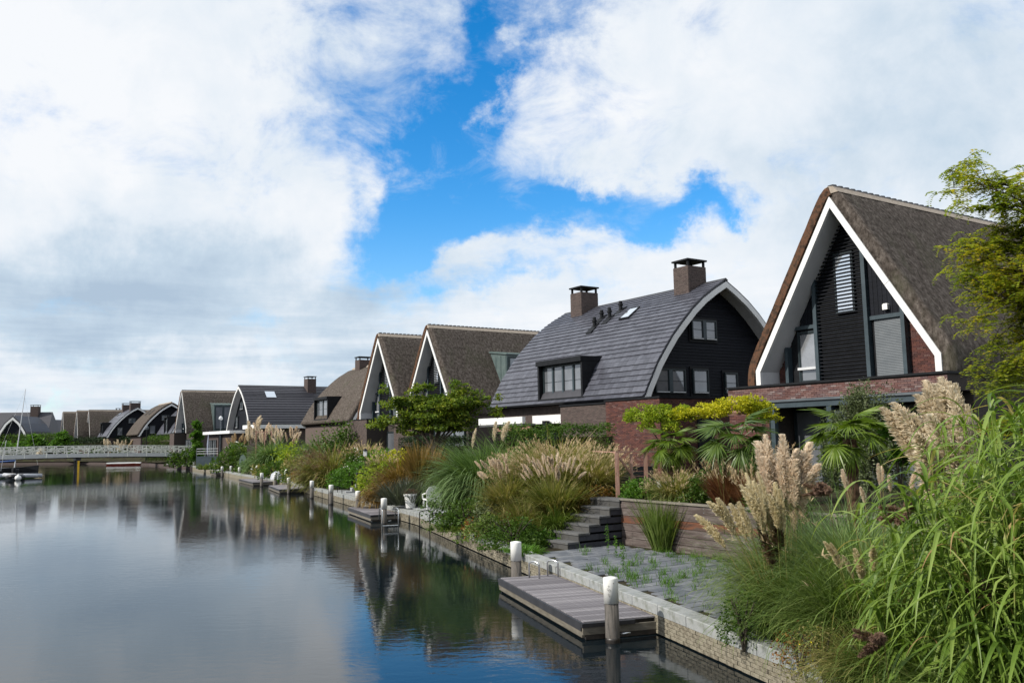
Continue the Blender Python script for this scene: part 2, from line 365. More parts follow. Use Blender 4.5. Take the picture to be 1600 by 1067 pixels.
# ------------------------------------------------------------------ mesh helpers
class MB:
    def __init__(s): s.v = []; s.f = []
    def add(s, vs, fs):
        o_ = len(s.v); s.v += [tuple(p) for p in vs]; s.f += [tuple(i + o_ for i in q) for q in fs]; return s
    def box(s, x0, x1, y0, y1, z0, z1):
        return s.add([(x0, y0, z0), (x1, y0, z0), (x1, y1, z0), (x0, y1, z0), (x0, y0, z1), (x1, y0, z1), (x1, y1, z1), (x0, y1, z1)],
                     [(0, 3, 2, 1), (4, 5, 6, 7), (0, 1, 5, 4), (1, 2, 6, 5), (2, 3, 7, 6), (3, 0, 4, 7)])
    def bev(s, x0, x1, y0, y1, z0, z1, b=.01):
        """box with chamfered top edges"""
        return s.add([(x0, y0, z0), (x1, y0, z0), (x1, y1, z0), (x0, y1, z0), (x0, y0, z1 - b), (x1, y0, z1 - b), (x1, y1, z1 - b), (x0, y1, z1 - b),
                      (x0 + b, y0 + b, z1), (x1 - b, y0 + b, z1), (x1 - b, y1 - b, z1), (x0 + b, y1 - b, z1)],
                     [(0, 3, 2, 1), (0, 1, 5, 4), (1, 2, 6, 5), (2, 3, 7, 6), (3, 0, 4, 7), (4, 5, 9, 8), (5, 6, 10, 9), (6, 7, 11, 10), (7, 4, 8, 11), (8, 9, 10, 11)])
    def bar(s, a, b_, w, h=None):
        """square bar between two points"""
        a = Vector(a); b_ = Vector(b_); d = (b_ - a).normalized(); h = h or w
        up = Vector((0, 0, 1)) if abs(d.z) < .95 else Vector((0, 1, 0))
        r_ = d.cross(up).normalized(); u_ = r_.cross(d)
        vs = []
        for p in (a, b_):
            for sx, sy in ((-1, -1), (1, -1), (1, 1), (-1, 1)):
                vs.append(p + r_ * (w / 2 * sx) + u_ * (h / 2 * sy))
        return s.add(vs, [(0, 3, 2, 1), (4, 5, 6, 7), (0, 1, 5, 4), (1, 2, 6, 5), (2, 3, 7, 6), (3, 0, 4, 7)])
    def tube(s, pts, rad, n=8):
        pts = [Vector(p) for p in pts]
        if not hasattr(rad, '__len__'): rad = [rad] * len(pts)
        vs = []; fs = []
        for i, p in enumerate(pts):
            d = (pts[min(i + 1, len(pts) - 1)] - pts[max(i - 1, 0)]).normalized()
            up = Vector((0, 0, 1)) if abs(d.z) < .9 else Vector((0, 1, 0))
            r_ = d.cross(up).normalized(); u_ = r_.cross(d)
            for k_ in range(n):
                a = 2 * math.pi * k_ / n
                vs.append(p + (r_ * math.cos(a) + u_ * math.sin(a)) * rad[i])
        for i in range(len(pts) - 1):
            for k_ in range(n):
                k2 = (k_ + 1) % n
                fs.append((i * n + k_, i * n + k2, (i + 1) * n + k2, (i + 1) * n + k_))
        fs.append(tuple(range(n - 1, -1, -1))); fs.append(tuple(range((len(pts) - 1) * n, len(pts) * n)))
        return s.add(vs, fs)
    def lathe(s, prof, n=20, c=(0, 0)):
        vs = []; fs = []
        for r_, z_ in prof:
            for k_ in range(n):
                a = 2 * math.pi * k_ / n
                vs.append((c[0] + r_ * math.cos(a), c[1] + r_ * math.sin(a), z_))
        for i in range(len(prof) - 1):
            for k_ in range(n):
                k2 = (k_ + 1) % n
                fs.append((i * n + k_, i * n + k2, (i + 1) * n + k2, (i + 1) * n + k_))
        fs.append(tuple(range(n - 1, -1, -1))); fs.append(tuple(range((len(prof) - 1) * n, len(prof) * n)))
        return s.add(vs, fs)
    def prism(s, poly, y0, y1):
        """polygon in x-z swept along y"""
        n = len(poly)
        vs = [(x, y0, z) for x, z in poly] + [(x, y1, z) for x, z in poly]
        fs = [tuple(range(n)), tuple(range(2 * n - 1, n - 1, -1))] + [((i + 1) % n, i, i + n, (i + 1) % n + n) for i in range(n)]
        return s.add(vs, fs)
    def build(s, name, m, parent=None, loc=None, rz=0.0, smooth=False):
        me = bpy.data.meshes.new(name)
        me.from_pydata(s.v, [], s.f)
        return link(name, me, m, parent, loc, rz, smooth)

def link(name, me, m, parent=None, loc=None, rz=0.0, smooth=False):
    if m is not None and not me.materials: me.materials.append(m)
    if smooth:
        me.polygons.foreach_set('use_smooth', [True] * len(me.polygons))
    me.update()
    o_ = bpy.data.objects.new(name, me)
    COL.objects.link(o_)
    if parent is not None: o_.parent = parent
    if loc is not None: o_.location = loc
    if rz: o_.rotation_euler = (0, 0, rz)
    return o_

def inst(src_me, name, parent, loc, rot=(0, 0, 0), scale=(1, 1, 1)):
    o_ = bpy.data.objects.new(name, src_me)
    COL.objects.link(o_); o_.parent = parent; o_.location = loc; o_.rotation_euler = rot; o_.scale = scale
    return o_

def mesh_np(name, v, f, m, smooth=False):
    """mesh from numpy arrays; f is (n,4) or (n,3)"""
    me = bpy.data.meshes.new(name)
    v = np.asarray(v, np.float32); f = np.asarray(f, np.int32)
    me.vertices.add(len(v)); me.vertices.foreach_set('co', v.ravel())
    k_ = f.shape[1]
    me.loops.add(f.size); me.loops.foreach_set('vertex_index', f.ravel())
    me.polygons.add(len(f)); me.polygons.foreach_set('loop_start', np.arange(0, f.size, k_, dtype=np.int32))
    me.update(calc_edges=True)
    if smooth: me.polygons.foreach_set('use_smooth', np.ones(len(f), bool))
    me.materials.append(m)
    return me

def thing(name, label, cat, loc=(0, 0, 0), rz=0.0, group=None):
    o_ = bpy.data.objects.new(name, None)
    COL.objects.link(o_); o_.location = loc; o_.rotation_euler = (0, 0, rz)
    o_.empty_display_size = .3
    return tag(o_, label, cat, group)

def tag(o_, label, cat, group=None):
    o_['label'] = label; o_['category'] = cat
    if group: o_['group'] = group
    return o_

def stuff(o_): o_['kind'] = 'stuff'; return o_
def struct(o_): o_['kind'] = 'structure'; return o_

# ------------------------------------------------------------------ the lie of the land
QUAY = [(13.65, -20.0), (3.87, 10.79), (-3.95, 35.2), (-17.06, 65.4), (-26.5, 83.6), (-36.5, 104.0), (-47.0, 124.0), (-62.0, 147.0), (-84.0, 168.0), (-130.0, 184.0), (-420.0, 196.0)]
def seglen(a, b_): return math.hypot(b_[0] - a[0], b_[1] - a[1])
def station(s):
    """point, along-direction and inland direction of the quay at running length s (0 at the first corner)"""
    for i in range(len(QUAY) - 1):
        a, b_ = QUAY[i], QUAY[i + 1]; l = seglen(a, b_)
        if s <= l or i == len(QUAY) - 2:
            u = ((b_[0] - a[0]) / l, (b_[1] - a[1]) / l)
            return (a[0] + u[0] * s, a[1] + u[1] * s), u, (u[1], -u[0])
        s -= l
QLEN = sum(seglen(QUAY[i], QUAY[i + 1]) for i in range(len(QUAY) - 1))
def quay_dist(x, y):
    best = 1e9
    for i in range(len(QUAY) - 1):
        a, b_ = QUAY[i], QUAY[i + 1]; l = seglen(a, b_)
        ux, uy = (b_[0] - a[0]) / l, (b_[1] - a[1]) / l
        t = max(0, min(l, (x - a[0]) * ux + (y - a[1]) * uy))
        best = min(best, math.hypot(x - a[0] - ux * t, y - a[1] - uy * t))
    return best
def sstep(x, a, b_):
    t = max(0.0, min(1.0, (x - a) / (b_ - a))); return t * t * (3 - 2 * t)
AX = R(-33.1)
D1 = (math.sin(AX), math.cos(AX)); D2 = (math.cos(AX), -math.sin(AX))   # house axes on plan
WC = (2.94, 24.13)                       # corner where stair and plank wall meet
def wall_uv(x, y):
    dx, dy = x - WC[0], y - WC[1]
    return -(dx * D1[0] + dy * D1[1]), dx * D2[0] + dy * D2[1]      # along the wall towards the camera, inland
def wall_pt(a, d): return (WC[0] - D1[0] * a + D2[0] * d, WC[1] - D1[1] * a + D2[1] * d)
def ground(x, y):
    t = quay_dist(x, y)
    h = .5 + 1.15 * sstep(t, .5, 6.0)
    a, d = wall_uv(x, y)
    if a > -1.55:
        if d < .52: h = .455 if a > -.5 or d > -2.3 else min(h, .50)
        else: h = .455 + 1.2 * sstep(d, .52, .60)
    return h

# ground sheet of the built bank: strips running along the quay
st = []
s = 0.0
while s < QLEN:
    st.append(s)
    s += .45 if 24 < s < 70 else (1.5 if s < 160 else 12)
st.append(QLEN)
offs = [.30] + [.45 + .42 * i for i in range(30)] + [14, 16, 20, 26, 40, 80, 200, 600, 1500]
vs = []
for s in st:
    p, u, n_ = station(s)
    for t in offs:
        x, y = p[0] + n_[0] * t, p[1] + n_[1] * t
        z = ground(x, y) if t < 30 else 1.65
        if t > .5 and wall_uv(x, y)[0] < -.1 and t < 30: z += .05 * math.sin(x * 3.1) * math.cos(y * 2.3)
        vs.append((x, y, z))
no = len(offs)
fs = [(i * no + j, i * no + j + 1, (i + 1) * no + j + 1, (i + 1) * no + j) for i in range(len(st) - 1) for j in range(no - 1)]
me = bpy.data.meshes.new('garden_ground'); me.from_pydata(vs, [], fs)
struct(link('garden_ground', me, M['soil'], smooth=True))
# far-side bank on the left and the canal bed
m = MB()
LB = [(-62, 40), (-60, 70), (-55.2, 87), (-60, 97), (-70, 107), (-90, 122), (-130, 140), (-420, 150)]
n = len(LB)
vs = [(x, y, .45) for x, y in LB] + [(x, y, -.6) for x, y in LB] + [(-1200, 150, .45), (-1200, 40, .45)]
fs = [(i, i + 1, i + 1 + n, i + n) for i in range(n - 1)] + [tuple([*range(n), 2 * n, 2 * n + 1])]
m.add(vs, fs); struct(m.build('left_bank', M['soil']))
m = MB(); m.add([(-1500, -600, -1.8), (1500, -600, -1.8), (1500, 1800, -1.8), (-1500, 1800, -1.8)], [(0, 1, 2, 3)]); struct(m.build('canal_bed', M['soil']))
m = MB(); m.add([(-900, -300, 0), (60, -300, 0), (60, 420, 0), (-900, 420, 0)], [(0, 1, 2, 3)]); struct(m.build('water', M['water']))

# ------------------------------------------------------------------ quay wall: coping stones on brick
quay = thing('quay_wall', 'long low brick quay wall with grey granite coping along the water', 'quay wall', (0, 0, 0))
def strip_mb(s0, s1, t0, t1, z0, z1, ds=3.0):
    m = MB(); k_ = max(1, int((s1 - s0) / ds)); ss = [s0 + (s1 - s0) * i / k_ for i in range(k_ + 1)]
    acc = 0
    for i in range(len(QUAY) - 1):                      # keep the corners
        acc += seglen(QUAY[i], QUAY[i + 1])
        if s0 < acc < s1: ss.append(acc)
    ss = sorted(set(ss)); vs = []
    for q in ss:
        p, u, n_ = station(q)
        for t, z in ((t0, z0), (t1, z0), (t1, z1), (t0, z1)): vs.append((p[0] + n_[0] * t, p[1] + n_[1] * t, z))
    L_ = len(ss)
    fs = [tuple(i * 4 + a for a in (0, 1)) + ((i + 1) * 4 + 1, (i + 1) * 4) for i in range(L_ - 1)]
    fs = []
    for i in range(L_ - 1):
        for a in range(4):
            b2 = (a + 1) % 4
            fs.append((i * 4 + a, (i + 1) * 4 + a, (i + 1) * 4 + b2, i * 4 + b2))
    fs += [(0, 1, 2, 3), ((L_ - 1) * 4 + 3, (L_ - 1) * 4 + 2, (L_ - 1) * 4 + 1, (L_ - 1) * 4)]
    return m.add(vs, fs)
S0 = 26.0                                               # quay length where the frame begins
strip_mb(0, QLEN, .06, .30, -.9, .33).build('wall_core', M['mortar_dark'], quay)
cop_me = None
def coping_mesh(l):
    m = MB(); m.bev(0, l - .016, 0, .34, 0, .17, .012)
    me = bpy.data.meshes.new('coping_stone'); me.from_pydata(m.v, [], m.f); me.materials.append(M['coping']); return me
cop = [coping_mesh(1.0)]
s = 20.0
while s < 170:
    p, u, n_ = station(s + .02)
    inst(cop[0], 'coping_stone', quay, (p[0], p[1], .333 + random.uniform(-.003, .003)), (0, 0, math.atan2(u[1], u[0])), (1, -1, 1))
    s += 1.0
# brick courses: the near stretch brick by brick
bm_ = MB(); bm_.bev(0, .205, 0, .08, 0, .052, .004)
brick_me = bpy.data.meshes.new('quay_brick'); brick_me.from_pydata(bm_.v, [], bm_.f); brick_me.materials.append(M['brick_pale'])
rest = MB(); cnt = 0
for s_ in np.arange(26.0, 100.0, .216):
    for c_ in range(5):
        ss_ = s_ + (.108 if c_ % 2 else 0)
        p, u, n_ = station(ss_)
        a = math.atan2(u[1], u[0]); t = .0 + random.uniform(0, .012); z = .272 - c_ * .062
        x, y = p[0] + n_[0] * t, p[1] + n_[1] * t
        if 29 < s_ < 41.5 and cnt < 292:
            inst(brick_me, 'brick', quay, (x, y, z), (0, 0, a), (1, -1, 1)); cnt += 1
        else:
            l_ = .205
            q = [(x, y), (x + u[0] * l_, y + u[1] * l_), (x + u[0] * l_ + n_[0] * .08, y + u[1] * l_ + n_[1] * .08), (x + n_[0] * .08, y + n_[1] * .08)]
            rest.add([(a_, b2, z) for a_, b2 in q] + [(a_, b2, z + .052) for a_, b2 in q], [(0, 1, 5, 4), (4, 5, 6, 7), (3, 0, 4, 7), (1, 2, 6, 5)])
stuff(rest.build('brick_courses', M['brick_pale'], quay))
strip_mb(100, 150, .0, .06, -.6, .33).build('far_brick_face', M['brick_pale'], quay)
strip_mb(150, QLEN, .0, .06, -.6, .33).build('far_dark_face', M['wall_far'], quay)

# paved patio in front of the plank wall
pat = struct(bpy.data.objects.new('patio', None)); COL.objects.link(pat)
pm = MB(); pm.bev(0, .374, 0, .274, 0, .05, .008)
pav_me = bpy.data.meshes.new('paver'); pav_me.from_pydata(pm.v, [], pm.f); pav_me.materials.append(M['paving'])
ang = math.atan2(D2[1], D2[0]); cnt = 0; rest = MB()
for i in range(0, 40):
    for j in range(-22, 2):
        a_, d_ = i * .29 + .02, j * .39 + (.195 if i % 2 else 0)
        x, y = wall_pt(a_ + .29, d_)
        cx_, cy_ = wall_pt(a_ + .145, d_ + .19)
        if d_ + .385 > -.02 or quay_dist(*wall_pt(a_ + .15, d_)) < .33: continue
        if wall_pt(a_ + .15, d_)[0] < 1e9 and quay_dist(cx_, cy_) > .5 and (cx_ - (3.87 - (cy_ - 10.79) * .3175)) > .30:
            dz = random.uniform(-.006, .006)
            if cnt < 300: inst(pav_me, 'paver', pat, (x, y, .43 + dz), (0, 0, ang)); cnt += 1
            else:
                c_, s2 = math.cos(ang), math.sin(ang)
                q = [(x + c_ * a2 - s2 * b2, y + s2 * a2 + c_ * b2) for a2, b2 in ((0, 0), (.385, 0), (.385, .285), (0, .285))]
                rest.add([(a2, b2, .48 + dz) for a2, b2 in q], [(0, 1, 2, 3)])
if rest.v: stuff(rest.build('pavers_under_plants', M['paving'], pat))

# plank retaining wall
rw = thing('retaining_wall', 'weathered red-brown plank retaining wall behind the paved patio', 'retaining wall', (WC[0], WC[1], .45), math.atan2(-D1[1], -D1[0]))
# local x runs along the wall towards the camera, local y inland
for r_ in range(6):
    x0 = 0.0
    while x0 < 11.0:
        l_ = 11.2 if r_ in (1, 4) else random.choice((3.8, 5.2))
        x1 = min(11.2, x0 + l_)
        m = MB(); z = .01 + r_ * .2; o_ = random.uniform(-.006, .006)
        m.bev(x0, x1 - .010, -.0 + o_, .06, z, z + .186, .008)
        m.build('plank', M['sleeper_red' if r_ in (3,) or (r_ == 2 and x0 > 3) else 'sleeper'], rw); x0 = x1
m = MB(); m.bev(-.02, 11.2, -.05, .16, 1.212, 1.26, .008); m.build('cap_board', M['beam'], rw)
for x0 in np.arange(.45, 11, .9):
    m = MB()
    for r_ in range(6):
        for dz in (.05, .14): m.tube([(x0, -.012, .01 + r_ * .2 + dz), (x0, .0, .01 + r_ * .2 + dz)], .010, 6)
    m.build('bolt_row', M['chrome'], rw)
# garden steps
stp = thing('garden_steps', 'grey stone garden steps climbing from the patio beside the plank wall', 'steps', (WC[0], WC[1], .45), math.atan2(D2[1], D2[0]))
SW = 1.30
for i in range(6):
    x0 = -1.86 + i * .362
    top = .205 * (i + 1)
    m = MB(); m.bev(x0 - .025, x0 + (.37 if i < 5 else .55), -.03, SW, top - .055, top, .006); m.build('tread', M['tread'], stp)
    for k_ in range(3):
        m = MB(); m.box(x0, x0 + .05, k_ * SW / 3 + .004, (k_ + 1) * SW / 3 - .004, top - .205, top - .057); m.build('riser_block', M['riser'], stp)
for r_ in range(6):                                   # side blocks, in the darker shadow-side copy of the stone
    x = -1.86 + r_ * .362 + .05
    off_ = 0
    while x < -.02:
        l_ = min(.42 - (.2 if r_ % 2 and off_ == 0 else 0), -.0 - x); off_ = 1
        if l_ < .05: break
        m = MB(); m.bev(x + .003, x + l_ - .003, .0, .12, .205 * r_ + .002, .205 * r_ + .146, .004)
        m.build('side_block', M['stone_shaded'], stp); x += l_
    m = MB(); m.box(-1.86 + r_ * .362 + .05, .0, .015, SW - .02, .205 * r_ + .149, .205 * (r_ + 1) - .058); m.build('core', M['stone_shaded'], stp)
    m = MB(); m.box(-1.86 + r_ * .362 + .05, .0, .125, SW - .02, .205 * r_, .205 * r_ + .148); m.build('core', M['stone_shaded'], stp)

# ------------------------------------------------------------------ floating docks
def dock(loc, rz, length, width, label, near=False, ladder=None):
    d = thing('floating_dock', label, 'dock', (loc[0], loc[1], -.05), rz, 'wooden docks along the quay')
    d.scale = (1, -1, 1)
    # local x along the quay (away from the camera), local y towards the quay
    n_ = int(length / .14)
    pmb = MB(); pmb.bev(0, .126, 0, width, 0, .028, .004)
    me = bpy.data.meshes.new('deck_plank'); me.from_pydata(pmb.v, [], pmb.f); me.materials.append(M['deck'])
    if near:
        for i in range(n_): inst(me, 'deck_plank', d, (i * .14, 0, .322 + random.uniform(-.0015, .0015)))
    else:
        m = MB()
        for i in range(n_): m.bev(i * .14, i * .14 + .126, 0, width, .322, .35, .004)
        stuff(m.build('deck_planks', M['deck'], d))
    L_ = n_ * .14
    m = MB()
    m.box(.0, L_, -.05, -.005, .20, .335); m.build('rubbing_strip', M['rubber'], d)
    m = MB(); m.box(-.0, L_, -.03, .03, .09, .195); m.build('side_beam', M['beam'], d)
    for y0 in (width - .05,):
        m = MB(); m.box(0, L_, y0, y0 + .045, .09, .32); m.build('side_beam', M['beam_wet'], d)
    for x0 in (-.05, L_):
        m = MB(); m.box(x0, x0 + .045, -.03, width, .14, .262); m.build('end_beam', M['beam'], d)
        m = MB(); m.box(x0 - (.02 if x0 < 0 else 0), x0 + .045, -.05, width * .62, .265, .33); m.build('rubbing_strip', M['rubber'], d)
        m = MB(); m.box(x0, x0 + .045, .02, width - .02, .06, .135); m.build('lower_beam', M['beam_wet'], d)
    m = MB(); m.box(.05, L_ - .05, .05, width - .07, -.25, .30); m.build('float', M['beam_wet'], d)
    return d
u18 = math.atan2(24.41, -7.75)
dock((1.13, 15.0), math.atan2(19.85 - 15.0, -.36 - 1.13), 5.07, 1.50, 'large grey plank dock with two grab hoops in the foreground', True)
dock((-6.10, 37.02), 1.9581, 4.87, 1.75, 'second dock from the camera with a white pot and chair behind it', True)
dock((-15.76, 58.35), 1.9603, 6.28, 1.9, 'third dock from the camera below the tall tan grass mound')
dock((-20.93, 69.56), 2.0202, 7.58, 1.8, 'fourth dock from the camera near the covered boat')
dock((-31.98, 93.03), 2.0281, 4.15, 1.8, 'farthest low dock beside the green climber by the bridge')

# grab hoops and pool-style ladders
def hoop(mb, a, b_, z0, z1, r_=.02):
    pts = [(a[0], a[1], z0)] + [(a[0] + (b_[0] - a[0]) * (.5 - .5 * math.cos(t)), a[1] + (b_[1] - a[1]) * (.5 - .5 * math.cos(t)), z1 - .06 + .06 * math.sin(t)) for t in np.linspace(0, math.pi, 9)] + [(b_[0], b_[1], z0 if len(b_) < 3 else b_[2])]
    mb.tube(pts, r_, 8)
lad = thing('ladder', 'chrome swimming ladder with two grab hoops on the nearest dock', 'ladder', (0, 0, 0))
m = MB(); hoop(m, (.30, 19.75), (.52, 19.55), .28, .66); m.build('grab_hoop', M['chrome'], lad, smooth=True)
m = MB(); hoop(m, (.72, 19.95), (.95, 19.75), .28, .66); m.build('grab_hoop', M['chrome'], lad, smooth=True)
lad = thing('ladder', 'chrome swimming ladder hooked over the near end of the second dock', 'ladder', (0, 0, 0))
for (xa, ya) in ((-5.25, 34.05), (-4.65, 34.25)):
    m = MB(); hoop(m, (xa - .1, ya + .3), (xa + .12, ya - .35, -.35), .34, .78); m.build('rail', M['chrome'], lad, smooth=True)
for z in (.15, -.12):
    m = MB(); m.tube([(-5.13, 33.7, z), (-4.53, 33.9, z)], .018, 6); m.build('rung', M['chrome'], lad)
for (xx, yy, ww, lab) in ((-3.35, 31.75, 0, 'thin black hoop ladder on the quay below the blue-green grass'), (-10.6, 50.2, 0, 'thin black hoop ladder on the quay beyond the white pot')):
    t = thing('ladder', lab, 'ladder', (0, 0, 0))
    for k_ in (0, .55):
        x0, y0 = xx + k_ * .9, yy - k_ * 2.2
        m = MB(); hoop(m, (x0 + .35, y0 + .1), (x0 - .12, y0 - .1, -.3), .5, .86, .018); m.build('rail', M['black'], t, smooth=True)

# ------------------------------------------------------------------ mooring posts
def post_meshes():
    a = MB(); a.lathe([(.120, -1.0), (.120, .1), (.117, .66)], 24)
    b_ = MB(); b_.lathe([(.126, .64), (.126, 1.04), (.122, 1.055), (.05, 1.07), (.0, 1.072)], 24)
    c_ = MB(); c_.tube([(-.122, -.02, .13), (-.30, -.03, .15)], .014, 6)
    d_ = MB(); d_.lathe([(.1225, -.3), (.1225, .05), (.1215, .085)], 24)
    out = []
    for mb, nm, ma in ((a, 'post_shaft', M['post_wood']), (b_, 'white_sleeve', M['cap_white']), (c_, 'bracket', M['chrome']), (d_, 'wet_foot', M['beam_wet'])):
        me = bpy.data.meshes.new(nm); me.from_pydata(mb.v, [], mb.f); me.materials.append(ma)
        me.polygons.foreach_set('use_smooth', [len(p.vertices) == 4 for p in me.polygons]); out.append(me)
    return out
pmsh = post_meshes()
posts = [(1.60, 14.80, 'nearest white-capped mooring post, standing against the foreground dock'),
         (.01, 20.05, 'second white-capped mooring post, at the far end of the foreground dock'),
         (-5.38, 35.8, 'white-capped mooring post at the outer side of the second dock'),
         (-7.44, 41.31, 'white-capped mooring post just behind the second dock'),
         (-10.04, 47.55, 'free-standing white-capped mooring post, first beyond the second dock'),
         (-12.38, 53.06, 'free-standing white-capped mooring post just before the third dock'),
         (-15.15, 58.3, 'white-capped mooring post at the outer side of the third dock'),
         (-18.42, 66.86, 'white-capped mooring post between the third and fourth docks'),
         (-19.9, 68.3, 'white-capped mooring post at the outer side of the fourth dock'),
         (-24.67, 81.55, 'white-capped mooring post at the far end of the fourth dock'),
         (-27.15, 85.57, 'white-capped mooring post standing free just before the farthest dock'),
         (-29.75, 90.98, 'white-capped mooring post at the middle of the farthest dock'),
         (-30.35, 90.0, 'white-capped mooring post before the near end of the farthest dock'),
         (-34.93, 100.87, 'white-capped mooring post just beyond the farthest dock'),
         (-43.58, 117.79, 'nearer of the two white-capped mooring posts by the bridge end'),
         (-45.7, 120.85, 'farther of the two white-capped mooring posts by the bridge end'),
         (-55.6, 88.5, 'rightmost white-capped mooring post on the left bank by the dinghies'),
         (-56.0, 90.8, 'second white-capped mooring post from the right on the left bank'),
         (-57.9, 92.6, 'leftmost white-capped mooring post on the left bank')]
for i, (x, y, lab) in enumerate(posts):
    t = thing('mooring_post', lab, 'mooring post', (x, y, 0), 0, 'white-capped mooring posts along the canal')
    if i == 0: t.rotation_euler = (0, R(-.6), .0)
    for k_, (me, nm) in enumerate(zip(pmsh, ('post_shaft', 'white_sleeve', 'bracket', 'wet_foot'))):
        if k_ == 2 and i > 3: continue
        o_ = inst(me, nm, t, (0, 0, 0), (0, 0, random.uniform(0, 6) if k_ < 2 else math.pi if i else math.pi * .97))
    if i == 0:                                            # faint printed marks on the sleeve
        for (az_, z_, r_) in ((-1.95, .93, .011), (-2.05, .88, .018), (-1.85, .86, .018), (-2.0, .80, .012), (-1.9, .77, .010), (-1.3, .98, .009)):
            m = MB(); a_ = az_; p0 = Vector((math.cos(a_) * .1275, math.sin(a_) * .1275, z_)); tt = Vector((-math.sin(a_), math.cos(a_), 0))
            pts = [p0 + tt * math.cos(q) * r_ + Vector((0, 0, math.sin(q) * r_)) for q in np.linspace(0, 2 * math.pi, 11)]
            m.tube(pts, .0022, 4); m.build('printed_mark', M['beam'], t)

# ------------------------------------------------------------------ footbridge
A_, B_ = Vector((-46.0, 125.0, 0)), Vector((-73.5, 104.5, 0))
bl = (B_ - A_).length
br = thing('footbridge', 'white footbridge with irregular lattice railings spanning the canal', 'bridge', A_, math.atan2(B_.y - A_.y, B_.x - A_.x))
def arch(x): return 1.62 + .42 * (1 - ((x - bl / 2) / (bl / 2)) ** 2) * .8
NP = 14
for i in range(NP):
    x0, x1 = bl * i / NP + .03, bl * (i + 1) / NP - .03
    for (ya, yb) in ((2.42, 2.5), (-.0, .08)):
        m = MB(); m.add([(x0, ya, arch(x0)), (x1, ya, arch(x1)), (x1, ya, arch(x1) + .5), (x0, ya, arch(x0) + .5), (x0, yb, arch(x0)), (x1, yb, arch(x1)), (x1, yb, arch(x1) + .5), (x0, yb, arch(x0) + .5)],
                        [(0, 1, 2, 3), (7, 6, 5, 4), (3, 2, 6, 7), (0, 4, 5, 1), (0, 3, 7, 4), (1, 5, 6, 2)])
        m.build('fascia_panel', M['bridge_panel'], br)
m = MB()
for i in range(NP):
    x0, x1 = bl * i / NP, bl * (i + 1) / NP
    m.add([(x0, .1, arch(x0) - .12), (x1, .1, arch(x1) - .12), (x1, 2.4, arch(x1) - .12), (x0, 2.4, arch(x0) - .12), (x0, .1, arch(x0) + .42), (x1, .1, arch(x1) + .42), (x1, 2.4, arch(x1) + .42), (x0, 2.4, arch(x0) + .42)],
          [(0, 3, 2, 1), (4, 5, 6, 7), (0, 1, 5, 4), (2, 3, 7, 6)])
m.build('deck', M['black'], br)
for side, y0 in enumerate((2.46, .04)):
    for i in range(NP * 2 + 1):
        x0 = bl * i / (NP * 2); z = arch(x0)
        m = MB(); lean = random.uniform(-.18, .18)
        m.bar((x0, y0, z + (.02 if i % 2 == 0 else .45)), (x0 + lean, y0, z + 1.5), .10, .09); m.build('railing_post', M['bridge_white'], br)
    m = MB()
    for i in range(NP * 2):
        x0, x1 = bl * i / (NP * 2), bl * (i + 1) / (NP * 2)
        m.bar((x0, y0, arch(x0) + 1.5), (x1, y0, arch(x1) + 1.5), .11, .08)
    m.build('top_rail', M['bridge_white'], br)
    m = MB()
    for i in range(int(bl * 5.0)):
        x0 = random.uniform(0, bl - 1.4); l_ = random.uniform(.7, 2.0); x1 = min(bl, x0 + l_)
        z0, z1 = random.uniform(.5, 1.48), random.uniform(.5, 1.48)
        if abs(z1 - z0) > .6: z1 = z0 + (z1 - z0) * .5
        m.bar((x0, y0, arch(x0) + z0), (x1, y0, arch(x1) + z1), .09, .06)
    stuff(m.build('lattice', M['bridge_white'], br))
for x0 in (bl * .46,):
    m = MB()
    for y0 in (.5, 1.9): m.tube([(x0, y0, -1.5), (x0, y0, 1.9)], .22, 10)
    m.box(x0 - .3, x0 + .3, .2, 2.3, 1.55, 1.85); m.build('pier', M['rubber'], br)
    m = MB(); m.box(x0 - .12, x0 + .12, 2.35, 2.42, .0, 1.5); m.build('depth_board', M['yellow_paint'], br)
m = MB(); m.box(-2.5, .2, -.2, 2.7, -.8, 1.9); m.build('abutment', M['bridge_panel'], br)

# pale platforms beside the quay
for (s0, s1, t0, t1, z, lab) in ((56.3, 62.5, .36, 2.3, .56, 'pale grey stone platform with the white pot and chair'), (65.5, 76.0, .36, 2.6, .54, 'pale grey paved landing with low steps beyond the second dock')):
    t = thing('stone_platform', lab, 'platform')
    q = s0
    while q < s1:
        for (ta, tb) in ((t0, (t0 + t1) / 2 - .01), ((t0 + t1) / 2, t1)):
            m = strip_mb(q, min(s1, q + .98), ta, tb, z - .12, z + random.uniform(-.004, .004), 5); m.build('slab', M['paving_pale'], t)
        q += 1.0

# ------------------------------------------------------------------ profiles and sweeps (x across the gable, z up, y into the house)
def offset(poly, d):
    """offset an open polyline to its left side by d (mitred)"""
    out = []
    n = len(poly)
    for i in range(n):
        a = poly[max(i - 1, 0)]; b_ = poly[i]; c = poly[min(i + 1, n - 1)]
        def nrm(p, q):
            l = math.hypot(q[0] - p[0], q[1] - p[1]) or 1
            return (-(q[1] - p[1]) / l, (q[0] - p[0]) / l)
        if i == 0: nx, nz = nrm(b_, c); k_ = 1
        elif i == n - 1: nx, nz = nrm(a, b_); k_ = 1
        else:
            n1, n2 = nrm(a, b_), nrm(b_, c)
            nx, nz = n1[0] + n2[0], n1[1] + n2[1]; l = math.hypot(nx, nz); nx /= l; nz /= l
            k_ = 1 / max(.5, nx * n1[0] + nz * n1[1])
        out.append((b_[0] + nx * d * k_, b_[1] + nz * d * k_))
    return out
